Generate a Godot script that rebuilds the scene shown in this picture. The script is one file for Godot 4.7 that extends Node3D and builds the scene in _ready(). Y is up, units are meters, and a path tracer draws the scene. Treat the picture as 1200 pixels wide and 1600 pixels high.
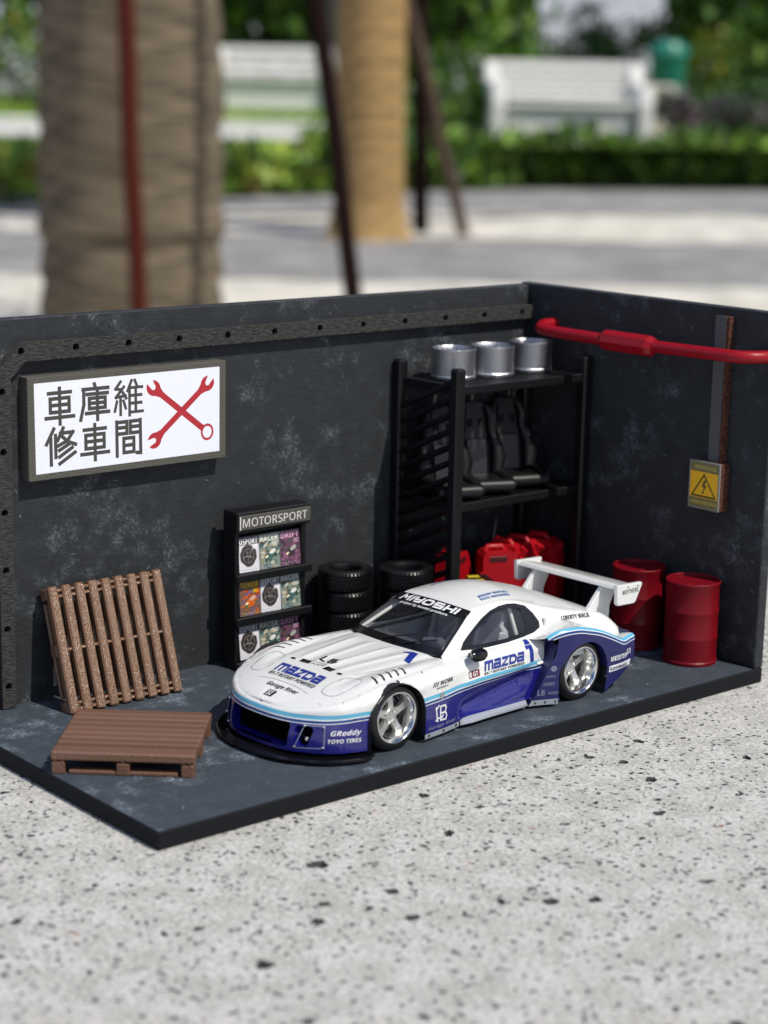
extends Node3D
# A 1:64 garage diorama with a racing coupe on a concrete ledge, a park behind it.
# Small things are laid out in model units; U turns a model unit into metres.
const U := 0.000655
var rng := RandomNumberGenerator.new()
var M := {}
var taken := {}
var font_bold: SystemFont
var font_plain: SystemFont
var cam_at := Vector3(-210.36, 152.61, 411.17) * U

class MB:
	var v := PackedVector3Array()
	var n := PackedVector3Array()
	var t := PackedVector2Array()
	func tri(a: Vector3, b: Vector3, c: Vector3, na: Vector3, nb: Vector3, nc: Vector3, ta := Vector2.ZERO, tb := Vector2.ZERO, tc := Vector2.ZERO) -> void:
		if (c - a).cross(b - a).dot(na + nb + nc) >= 0.0:
			v.append(a); v.append(b); v.append(c)
			n.append(na); n.append(nb); n.append(nc)
			t.append(ta); t.append(tb); t.append(tc)
		else:
			v.append(a); v.append(c); v.append(b)
			n.append(na); n.append(nc); n.append(nb)
			t.append(ta); t.append(tc); t.append(tb)
	func poly(p: Array, hint: Vector3) -> void:
		var nn := Vector3.ZERO
		for i in p.size():
			nn += (p[i] - p[0]).cross(p[(i + 1) % p.size()] - p[0])
		nn = nn.normalized()
		if nn.dot(hint) < 0.0:
			nn = -nn
		for i in range(1, p.size() - 1):
			tri(p[0], p[i], p[i + 1], nn, nn, nn)
	func quad_uv(p: Array, hint: Vector3, uv := [Vector2(0, 0), Vector2(1, 0), Vector2(1, 1), Vector2(0, 1)]) -> void:
		var nn: Vector3 = (p[1] - p[0]).cross(p[2] - p[0]).normalized()
		if nn.dot(hint) < 0.0:
			nn = -nn
		tri(p[0], p[1], p[2], nn, nn, nn, uv[0], uv[1], uv[2])
		tri(p[0], p[2], p[3], nn, nn, nn, uv[0], uv[2], uv[3])
	func box(c: Vector3, size: Vector3, bev := 0.0, x := Transform3D.IDENTITY) -> void:
		var h := size * 0.5
		var b := minf(bev, minf(h.x, minf(h.y, h.z)) * 0.9)
		var q := func(sx: float, sy: float, sz: float, axis: int) -> Vector3:
			var e := Vector3(sx * h.x, sy * h.y, sz * h.z)
			if axis != 0: e.x -= sx * b
			if axis != 1: e.y -= sy * b
			if axis != 2: e.z -= sz * b
			return x * (c + e)
		for axis in 3:
			for s in [-1.0, 1.0]:
				var pts := []
				for k in [[-1.0, -1.0], [1.0, -1.0], [1.0, 1.0], [-1.0, 1.0]]:
					var w := [0.0, 0.0, 0.0]
					w[axis] = s
					w[(axis + 1) % 3] = k[0]
					w[(axis + 2) % 3] = k[1]
					pts.append(q.call(w[0], w[1], w[2], axis))
				var d := Vector3.ZERO
				d[axis] = s
				poly(pts, x.basis * d)
		if b <= 0.0:
			return
		for axis in 3:
			for s1 in [-1.0, 1.0]:
				for s2 in [-1.0, 1.0]:
					var a1 := (axis + 1) % 3
					var a2 := (axis + 2) % 3
					var pts := []
					for k in [[-1.0, a1], [1.0, a1], [1.0, a2], [-1.0, a2]]:
						var w := [0.0, 0.0, 0.0]
						w[axis] = k[0]
						w[a1] = s1
						w[a2] = s2
						pts.append(q.call(w[0], w[1], w[2], k[1]))
					var d := Vector3.ZERO
					d[a1] = s1
					d[a2] = s2
					poly(pts, x.basis * d)
		for sx in [-1.0, 1.0]:
			for sy in [-1.0, 1.0]:
				for sz in [-1.0, 1.0]:
					poly([q.call(sx, sy, sz, 0), q.call(sx, sy, sz, 1), q.call(sx, sy, sz, 2)], x.basis * Vector3(sx, sy, sz))
	# profile of (radius, height) turned about the y axis; corners sharper than 35 degrees stay sharp
	func lathe(prof: Array, seg: int, x := Transform3D.IDENTITY, a0 := 0.0, a1 := TAU) -> void:
		var nr := []
		for i in prof.size() - 1:
			var d: Vector2 = (prof[i + 1] - prof[i]).normalized()
			nr.append(Vector2(d.y, -d.x))
		for i in prof.size() - 1:
			var n0: Vector2 = nr[i]
			var n1: Vector2 = nr[i]
			if i > 0 and nr[i - 1].dot(nr[i]) > 0.8:
				n0 = (nr[i - 1] + nr[i]).normalized()
			if i < nr.size() - 1 and nr[i + 1].dot(nr[i]) > 0.8:
				n1 = (nr[i + 1] + nr[i]).normalized()
			for k in seg:
				var f0 := a0 + (a1 - a0) * k / seg
				var f1 := a0 + (a1 - a0) * (k + 1) / seg
				var e0 := Vector3(cos(f0), 0, sin(f0))
				var e1 := Vector3(cos(f1), 0, sin(f1))
				var p: Vector2 = prof[i]
				var r: Vector2 = prof[i + 1]
				var A := x * (e0 * p.x + Vector3.UP * p.y)
				var B := x * (e1 * p.x + Vector3.UP * p.y)
				var C := x * (e1 * r.x + Vector3.UP * r.y)
				var D := x * (e0 * r.x + Vector3.UP * r.y)
				var NA := x.basis * (e0 * n0.x + Vector3.UP * n0.y)
				var NB := x.basis * (e1 * n0.x + Vector3.UP * n0.y)
				var NC := x.basis * (e1 * n1.x + Vector3.UP * n1.y)
				var ND := x.basis * (e0 * n1.x + Vector3.UP * n1.y)
				if p.x > 1e-4:
					tri(A, B, C, NA, NB, NC)
				if r.x > 1e-4:
					tri(A, C, D, NA, NC, ND)
	func tube(pts: Array, r, seg := 8, x := Transform3D.IDENTITY, caps := true, flat := false) -> void:
		var rings := []
		var norms := []
		var up := Vector3(0.31, 0.87, 0.4).normalized()
		for i in pts.size():
			var d: Vector3 = (pts[mini(i + 1, pts.size() - 1)] - pts[maxi(i - 1, 0)]).normalized()
			if absf(d.dot(up)) > 0.93:
				up = Vector3(0.9, 0.1, -0.4).normalized()
			var a := d.cross(up).normalized()
			var b := a.cross(d).normalized()
			up = b
			var rr: float = r[i] if r is Array else r
			var ring := []
			var nn := []
			for k in seg:
				var f := TAU * (k + (0.5 if flat else 0.0)) / seg
				var e := a * cos(f) + b * sin(f)
				ring.append(x * (pts[i] + e * rr))
				nn.append((x.basis * e).normalized())
			rings.append(ring)
			norms.append(nn)
		for i in pts.size() - 1:
			for k in seg:
				var k2 := (k + 1) % seg
				if flat:
					poly([rings[i][k], rings[i][k2], rings[i + 1][k2], rings[i + 1][k]], norms[i][k] + norms[i][k2])
				else:
					tri(rings[i][k], rings[i][k2], rings[i + 1][k2], norms[i][k], norms[i][k2], norms[i + 1][k2])
					tri(rings[i][k], rings[i + 1][k2], rings[i + 1][k], norms[i][k], norms[i + 1][k2], norms[i + 1][k])
		if caps:
			var last := pts.size() - 1
			poly(rings[0], x.basis * (pts[0] - pts[1]))
			poly(rings[last], x.basis * (pts[last] - pts[last - 1]))
	# outline in the local xy plane pushed from z0 to z1, its edges bevelled
	func prism(outline: PackedVector2Array, z0: float, z1: float, x := Transform3D.IDENTITY, bev := 0.0) -> void:
		var inner := outline
		if bev > 0.0:
			var off := Geometry2D.offset_polygon(outline, -bev, Geometry2D.JOIN_MITER)
			if off.size() == 1 and off[0].size() == outline.size():
				inner = off[0]
				# line the ring up with the outline
				var best := 0
				var bd := 1e9
				for i in inner.size():
					if inner[i].distance_to(outline[0]) < bd:
						bd = inner[i].distance_to(outline[0])
						best = i
				var turned := PackedVector2Array()
				for i in inner.size():
					turned.append(inner[(best + i) % inner.size()])
				inner = turned
			else:
				bev = 0.0
		var m := outline.size()
		var ccw := not Geometry2D.is_polygon_clockwise(outline)
		var sgn := 1.0 if z1 > z0 else -1.0
		for i in m:
			var p := outline[i]
			var q := outline[(i + 1) % m]
			var o2 := Vector2(q.y - p.y, p.x - q.x) * (1.0 if ccw else -1.0)
			var out := x.basis * Vector3(o2.x, o2.y, 0)
			poly([x * Vector3(p.x, p.y, z0 + bev * sgn), x * Vector3(q.x, q.y, z0 + bev * sgn), x * Vector3(q.x, q.y, z1 - bev * sgn), x * Vector3(p.x, p.y, z1 - bev * sgn)], out)
			if bev > 0.0:
				var pi := inner[i]
				var qi := inner[(i + 1) % m]
				poly([x * Vector3(p.x, p.y, z1 - bev * sgn), x * Vector3(q.x, q.y, z1 - bev * sgn), x * Vector3(qi.x, qi.y, z1), x * Vector3(pi.x, pi.y, z1)], out + x.basis * Vector3(0, 0, sgn) * o2.length())
				poly([x * Vector3(p.x, p.y, z0 + bev * sgn), x * Vector3(q.x, q.y, z0 + bev * sgn), x * Vector3(qi.x, qi.y, z0), x * Vector3(pi.x, pi.y, z0)], out - x.basis * Vector3(0, 0, sgn) * o2.length())
		var idx := Geometry2D.triangulate_polygon(inner)
		for k in range(0, idx.size(), 3):
			for e in [[z1, sgn], [z0, -sgn]]:
				var nn: Vector3 = (x.basis * Vector3(0, 0, e[1])).normalized()
				tri(x * Vector3(inner[idx[k]].x, inner[idx[k]].y, e[0]), x * Vector3(inner[idx[k + 1]].x, inner[idx[k + 1]].y, e[0]), x * Vector3(inner[idx[k + 2]].x, inner[idx[k + 2]].y, e[0]), nn, nn, nn)
	func _emit(pc: PackedVector2Array, f: Callable, ns: float, off: float) -> void:
		var idx := Geometry2D.triangulate_polygon(pc)
		if idx.is_empty():
			return
		var P := []
		var N := []
		for q in pc:
			var a: Vector3 = f.call(q)
			var dx: Vector3 = f.call(q + Vector2(0.02, 0)) - f.call(q - Vector2(0.02, 0))
			var dy: Vector3 = f.call(q + Vector2(0, 0.02)) - f.call(q - Vector2(0, 0.02))
			var nn := dx.cross(dy).normalized() * ns
			P.append(a + nn * off)
			N.append(nn)
		for k in range(0, idx.size(), 3):
			tri(P[idx[k]], P[idx[k + 1]], P[idx[k + 2]], N[idx[k]], N[idx[k + 1]], N[idx[k + 2]], pc[idx[k]], pc[idx[k + 1]], pc[idx[k + 2]])
	func _cell(r: Rect2, outline: PackedVector2Array, holes: Array, f: Callable, ns: float, off: float, deep: int) -> void:
		var cell := PackedVector2Array([r.position, r.position + Vector2(r.size.x, 0), r.end, r.position + Vector2(0, r.size.y)])
		var pieces := Geometry2D.intersect_polygons(cell, outline)
		for h in holes:
			if not h[1].intersects(r):
				continue
			var next: Array[PackedVector2Array] = []
			for pc in pieces:
				next.append_array(Geometry2D.clip_polygons(pc, h[0]))
			pieces = next
		for pc in pieces:
			if Geometry2D.is_polygon_clockwise(pc):
				if deep < 6:
					var hs := r.size * Vector2(0.47, 0.53)
					for q in [Rect2(r.position, hs), Rect2(r.position + Vector2(hs.x, 0), Vector2(r.size.x - hs.x, hs.y)), Rect2(r.position + Vector2(0, hs.y), Vector2(hs.x, r.size.y - hs.y)), Rect2(r.position + hs, r.size - hs)]:
						_cell(q, outline, holes, f, ns, off, deep + 1)
				return
		for pc in pieces:
			_emit(pc, f, ns, off)
	# the part of a surface f(param) inside the outlines and outside the holes
	func patch(outlines: Array, holes: Array, cell: Vector2, f: Callable, ns := 1.0, off := 0.0) -> void:
		var hs := []
		for h in holes:
			hs.append([h, MB.bounds(h).grow(0.01)])
		for o in outlines:
			var bb := MB.bounds(o)
			var nx := int(ceil(bb.size.x / cell.x))
			var ny := int(ceil(bb.size.y / cell.y))
			for i in nx:
				for j in ny:
					_cell(Rect2(bb.position + Vector2(i, j) * cell, cell), o, hs, f, ns, off, 0)
	static func bounds(o: PackedVector2Array) -> Rect2:
		var r := Rect2(o[0], Vector2.ZERO)
		for q in o:
			r = r.expand(q)
		return r
	# flat text or outlines laid on a surface
	func lay(tris: PackedVector2Array, o: Vector2, ex: Vector2, ey: Vector2, f: Callable, ns: float, off: float) -> void:
		for k in range(0, tris.size(), 3):
			var P := []
			var N := []
			for j in 3:
				var q := o + ex * tris[k + j].x + ey * tris[k + j].y
				var dx: Vector3 = f.call(q + Vector2(0.02, 0)) - f.call(q - Vector2(0.02, 0))
				var dy: Vector3 = f.call(q + Vector2(0, 0.02)) - f.call(q - Vector2(0, 0.02))
				var nn := dx.cross(dy).normalized() * ns
				P.append(f.call(q) + nn * off)
				N.append(nn)
			tri(P[0], P[1], P[2], N[0], N[1], N[2])
	func mesh(k: float) -> ArrayMesh:
		var vs := PackedVector3Array()
		vs.resize(v.size())
		for i in v.size():
			vs[i] = v[i] * k
		var a := []
		a.resize(Mesh.ARRAY_MAX)
		a[Mesh.ARRAY_VERTEX] = vs
		a[Mesh.ARRAY_NORMAL] = n
		a[Mesh.ARRAY_TEX_UV] = t
		var m := ArrayMesh.new()
		m.add_surface_from_arrays(Mesh.PRIMITIVE_TRIANGLES, a)
		return m

func numbered(called: String) -> String:
	taken[called] = taken.get(called, 0) + 1
	return called if taken[called] == 1 else "%s_%03d" % [called, taken[called] - 1]

func tag(o: Node, label: String, category := "", group := "", kind := "") -> Node:
	o.set_meta("label", label)
	if category: o.set_meta("category", category)
	if group: o.set_meta("group", group)
	if kind: o.set_meta("kind", kind)
	return o

# a thing whose children are its parts; place in model units
func thing(called: String, label: String, category: String, at := Vector3.ZERO, turn := Basis.IDENTITY, group := "", k := U) -> Node3D:
	var o := Node3D.new()
	o.name = numbered(called)
	add_child(o)
	o.transform = Transform3D(turn, at * k)
	tag(o, label, category, group)
	return o

func put(called: String, mb: MB, m: Material, parent: Node, k := U) -> MeshInstance3D:
	var o := MeshInstance3D.new()
	o.name = called
	o.mesh = mb.mesh(k)
	o.material_override = m
	parent.add_child(o, true)
	return o

func solo(called: String, mb: MB, m: Material, label: String, category: String, at := Vector3.ZERO, group := "", kind := "", k := U) -> MeshInstance3D:
	var o := put(numbered(called), mb, m, self, k)
	o.position = at * k
	tag(o, label, category, group, kind)
	return o

func copy(o: Node3D, label: String, at: Vector3, turn := Basis.IDENTITY, k := U) -> Node3D:
	var c: Node3D = o.duplicate()
	c.name = numbered(o.name)
	add_child(c)
	c.transform = Transform3D(turn, at * k)
	c.set_meta("label", label)
	return c

func col(r: float, g: float, b: float, a := 1.0) -> Color:   # linear in, sRGB out
	var c := Color(r, g, b).linear_to_srgb()
	c.a = a
	return c

func mat(c: Color, rough := 0.5, metal := 0.0, spec := 0.5) -> StandardMaterial3D:
	var m := StandardMaterial3D.new()
	m.albedo_color = c
	m.roughness = rough
	m.metallic = metal
	m.metallic_specular = spec
	return m

func noise(kind: int, freq: float, seed_: int, oct := 4, gain := 0.5) -> FastNoiseLite:
	var n := FastNoiseLite.new()
	n.noise_type = kind as FastNoiseLite.NoiseType
	n.frequency = freq
	n.seed = seed_
	n.fractal_octaves = oct
	n.fractal_gain = gain
	n.fractal_type = FastNoiseLite.FRACTAL_FBM if oct > 1 else FastNoiseLite.FRACTAL_NONE
	return n

func field(n: FastNoiseLite, w: int, h: int) -> PackedByteArray:
	var im := n.get_seamless_image(w, h)
	im.convert(Image.FORMAT_L8)
	return im.get_data()

func tri_map(m: StandardMaterial3D, tile: float, world := false) -> void:
	m.uv1_triplanar = true
	m.uv1_world_triplanar = world
	m.uv1_triplanar_sharpness = 6.0
	m.uv1_scale = Vector3.ONE / tile

func relief(m: StandardMaterial3D, im: Image, cm: float) -> void:
	m.heightmap_enabled = true
	m.heightmap_texture = ImageTexture.create_from_image(im)
	m.heightmap_scale = cm

func grey_noise(w: int, n: FastNoiseLite, lo: float, hi: float) -> Image:
	var d := field(n, w, w)
	for i in d.size():
		d[i] = int(lerpf(lo, hi, d[i] / 255.0) * 255.0)
	return Image.create_from_data(w, w, false, Image.FORMAT_L8, d)

# rows of pixels between the edges of a polygon
func fill(im: Image, pts: PackedVector2Array, c: Color) -> void:
	var y0 := 1e9
	var y1 := -1e9
	for p in pts:
		y0 = minf(y0, p.y)
		y1 = maxf(y1, p.y)
	for y in range(maxi(0, int(y0)), mini(im.get_height() - 1, int(y1)) + 1):
		var xs := []
		var yc := y + 0.5
		for i in pts.size():
			var a := pts[i]
			var b := pts[(i + 1) % pts.size()]
			if (a.y <= yc) != (b.y <= yc):
				xs.append(a.x + (yc - a.y) / (b.y - a.y) * (b.x - a.x))
		xs.sort()
		for k in range(0, xs.size() - 1, 2):
			var x0 := maxi(0, int(round(xs[k])))
			var x1 := mini(im.get_width(), int(round(xs[k + 1])))
			if x1 > x0:
				im.fill_rect(Rect2i(x0, y, x1 - x0, 1), c)

func disc(im: Image, c: Vector2, r: Vector2, k: Color, turn := 0.0, rough := 0.0) -> void:
	var p := PackedVector2Array()
	for i in 20:
		var e := 1.0 + rough * (rng.randf() - 0.5)
		p.append(c + (Vector2(cos(TAU * i / 20), sin(TAU * i / 20)) * r * e).rotated(turn))
	fill(im, p, k)

func stroke(im: Image, pts: Array, w: float, k: Color) -> void:
	for i in pts.size() - 1:
		var a: Vector2 = pts[i]
		var b: Vector2 = pts[i + 1]
		var d := (b - a).normalized() * w * 0.5
		var s := d.orthogonal()
		fill(im, PackedVector2Array([a - d + s, b + d + s, b + d - s, a - d - s]), k)

# triangles of a text, height 1 for capitals, left edge at 0, base line at 0
func letters(text: String, bold := true, slant := 0.0) -> PackedVector2Array:
	var tm := TextMesh.new()
	tm.text = text
	tm.font = font_bold if bold else font_plain
	tm.font_size = 64
	tm.pixel_size = 1.0 / 46.0
	tm.depth = 0.0
	tm.curve_step = 2.0
	tm.horizontal_alignment = HORIZONTAL_ALIGNMENT_LEFT
	tm.vertical_alignment = VERTICAL_ALIGNMENT_BOTTOM
	var a := tm.get_mesh_arrays()
	var ref := TextMesh.new()
	ref.text = "H"
	ref.font = tm.font
	ref.font_size = 64
	ref.pixel_size = tm.pixel_size
	ref.depth = 0.0
	ref.vertical_alignment = VERTICAL_ALIGNMENT_BOTTOM
	var base := ref.get_aabb()
	var lo := tm.get_aabb().position.x
	var out := PackedVector2Array()
	var vs: PackedVector3Array = a[Mesh.ARRAY_VERTEX]
	for i in a[Mesh.ARRAY_INDEX]:
		var q := Vector2(vs[i].x - lo, vs[i].y - base.position.y) / base.size.y
		out.append(Vector2(q.x + q.y * slant, q.y))
	return out

func width_of(tris: PackedVector2Array) -> float:
	var w := 0.0
	for q in tris:
		w = maxf(w, q.x)
	return w

const GLYPH := {
	"m": [1.3, [[0, 0, 0, 1, 1.3, 1, 1.3, 0], [0.65, 0, 0.65, -1]]],
	"a": [1.0, [[0.0, 1, 1, 1, 1, 0, 0, 0, 0, 0.5, -1, 0.5]]],
	"z": [1.05, [[0, 1, 1.05, 1, 0, 0, 1.05, 0]]],
	"d": [1.05, [[0, 0.5, 0, 1, 0.8, 1, 1.05, 0.72, 1.05, 0.28, 0.8, 0, 0, 0, 0, 0.5]]],
	"M": [1.1, [[0, 0, 0.1, 1, 0.55, 0.35, 1.0, 1, 1.1, 0]]],
	"I": [0.0, [[0, 0, 0, 1]]],
	"Y": [0.85, [[0, 1, 0, 0.5, -2, 0.5], [0.85, 1, 0.85, 0.0, 0.1, 0]]],
	"O": [0.95, [[0, 0.5, 0, 0.8, 0.2, 1, 0.75, 1, 0.95, 0.8, 0.95, 0.2, 0.75, 0, 0.2, 0, 0, 0.2, 0, 0.5]]],
	"S": [0.9, [[0.9, 1, 0, 1, 0, 0.5, 0.9, 0.5, 0.9, 0, 0, 0]]],
	"H": [0.85, [[0, 0, 0, 1], [0.85, 0, 0.85, 1], [-3, 0.5, -2, 0.5]]],
}
# a broad line as mitred quads that meet without overlapping
func strip(p: PackedVector2Array, w: float) -> PackedVector2Array:
	var out := PackedVector2Array()
	var n := p.size()
	var shut := p[0].distance_to(p[n - 1]) < 1e-4
	var off := []
	for i in n:
		var d0 := (p[i] - p[i - 1]).normalized() if i > 0 else ((p[0] - p[n - 2]).normalized() if shut else (p[1] - p[0]).normalized())
		var d1 := (p[i + 1] - p[i]).normalized() if i < n - 1 else ((p[1] - p[0]).normalized() if shut else d0)
		var m := (d0.orthogonal() + d1.orthogonal()).normalized()
		off.append(m * w * 0.5 / maxf(0.35, m.dot(d0.orthogonal())))
	for i in n - 1:
		var a: Vector2 = p[i] + off[i]
		var b: Vector2 = p[i + 1] + off[i + 1]
		var c: Vector2 = p[i + 1] - off[i + 1]
		var d: Vector2 = p[i] - off[i]
		out.append_array(PackedVector2Array([a, b, c, a, c, d]))
	return out

func pen_text(text: String, pen: float, gap: float, slant := 0.0) -> PackedVector2Array:
	var out := PackedVector2Array()
	var at := pen * 0.5
	for ch in text:
		var g: Array = GLYPH[ch]
		for line in g[1]:
			var p := PackedVector2Array()
			for i in range(0, line.size(), 2):
				var x: float = line[i]
				var y: float = line[i + 1]
				if x == -1.0: x = 1.0 - pen * 0.5        # butt against the stem
				if x == -2.0: x = 0.85 - pen * 0.5
				if x == -3.0: x = pen * 0.5
				y = 1.0 - pen if y == -1.0 else lerpf(pen * 0.5, 1.0 - pen * 0.5, y)
				p.append(Vector2(x, y))
			# open ends reach the full height
			for e in [[0, 1], [p.size() - 1, p.size() - 2]]:
				var d := p[e[0]] - p[e[1]]
				if absf(d.x) < 0.2 and (is_equal_approx(p[e[0]].y, pen * 0.5) or is_equal_approx(p[e[0]].y, 1.0 - pen * 0.5)):
					p[e[0]] += d.normalized() * pen * 0.5
			for q in strip(p, pen):
				out.append(Vector2(q.x + at + q.y * slant, q.y))
		at += g[0] + pen + gap
	return out

func ring2(c: Vector2, r: float, n := 24) -> PackedVector2Array:
	var p := PackedVector2Array()
	for i in n:
		p.append(c + Vector2(cos(TAU * i / n), sin(TAU * i / n)) * r)
	return p

func pv(a: Array) -> PackedVector2Array:
	var p := PackedVector2Array()
	for i in range(0, a.size(), 2):
		p.append(Vector2(a[i], a[i + 1]))
	return p

# piecewise smooth curve through (x, y) pairs
func curve(x: float, a: Array) -> float:
	var n := a.size() / 2
	if x <= a[0]: return a[1]
	if x >= a[2 * n - 2]: return a[2 * n - 1]
	for i in n - 1:
		var x0: float = a[2 * i]
		var x1: float = a[2 * i + 2]
		if x <= x1:
			var y0: float = a[2 * i + 1]
			var y1: float = a[2 * i + 3]
			var h := x1 - x0
			var m := (y1 - y0) / h
			var m0 := m
			var m1 := m
			if i > 0:
				m0 = (y1 - a[2 * i - 1]) / (x1 - a[2 * i - 2])
			if i < n - 2:
				m1 = (a[2 * i + 5] - y0) / (a[2 * i + 4] - x0)
			var t := (x - x0) / h
			var t2 := t * t
			var t3 := t2 * t
			return y0 * (2 * t3 - 3 * t2 + 1) + h * m0 * (t3 - 2 * t2 + t) + y1 * (3 * t2 - 2 * t3) + h * m1 * (t3 - t2)
	return a[2 * n - 1]

func _ready() -> void:
	rng.seed = 7
	# camera
	var cam := Camera3D.new()
	cam.name = "camera"
	add_child(cam)
	cam.transform = Transform3D(Basis(Vector3.UP, -0.7067055) * Basis(Vector3.RIGHT, -0.2146717) * Basis(Vector3.BACK, 0.0203549), cam_at)
	var lens := CameraAttributesPhysical.new()
	lens.frustum_focal_length = 44.7
	lens.frustum_focus_distance = 0.316
	lens.exposure_aperture = 16.0
	lens.frustum_near = 0.02
	lens.frustum_far = 400.0
	cam.attributes = lens
	cam.fov = 30.05
	cam.near = 0.02
	cam.far = 400.0
	cam.current = true
	# sky and sun
	var env := Environment.new()
	env.background_mode = Environment.BG_SKY
	env.tonemap_mode = Environment.TONE_MAPPER_LINEAR
	env.tonemap_exposure = 0.9
	env.sdfgi_enabled = true
	env.ssao_enabled = true
	env.ssil_enabled = true
	var skm := ProceduralSkyMaterial.new()
	skm.sky_top_color = Color(0.30, 0.45, 0.72)
	skm.sky_horizon_color = Color(0.94, 0.95, 0.96)
	skm.sky_curve = 0.12
	skm.ground_horizon_color = Color(0.55, 0.56, 0.55)
	skm.ground_bottom_color = Color(0.4, 0.4, 0.38)
	skm.sky_energy_multiplier = 0.9
	var cn := noise(FastNoiseLite.TYPE_SIMPLEX_SMOOTH, 0.006, 31, 5)
	var cd := field(cn, 1024, 512)
	var ca := PackedByteArray()
	ca.resize(1024 * 512 * 4)
	for i in cd.size():
		var a := smoothstep(0.45, 0.75, cd[i] / 255.0)
		ca[i * 4] = 255
		ca[i * 4 + 1] = 255
		ca[i * 4 + 2] = 255
		ca[i * 4 + 3] = int(200 * a)
	skm.sky_cover = ImageTexture.create_from_image(Image.create_from_data(1024, 512, false, Image.FORMAT_RGBA8, ca))
	var sky := Sky.new()
	sky.sky_material = skm
	env.sky = sky
	var we := WorldEnvironment.new()
	we.name = "environment"
	we.environment = env
	add_child(we)
	var sun := DirectionalLight3D.new()
	sun.name = "sun"
	sun.light_energy = 1.55
	sun.light_color = Color(1.0, 0.97, 0.915)
	sun.light_angular_distance = 0.5
	sun.shadow_enabled = true
	sun.basis = Basis.looking_at(Vector3(-0.2, -1.37, -1.0).normalized(), Vector3.UP)
	add_child(sun)
	font_bold = SystemFont.new()
	font_bold.font_names = PackedStringArray(["Droid Sans"])
	font_bold.font_weight = 700
	font_plain = SystemFont.new()
	font_plain.font_names = PackedStringArray(["Droid Sans"])
	materials()
	park_ground()
	concrete_ledge()
	garage()
	park()
	car()
	shelf()
	furniture()

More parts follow.
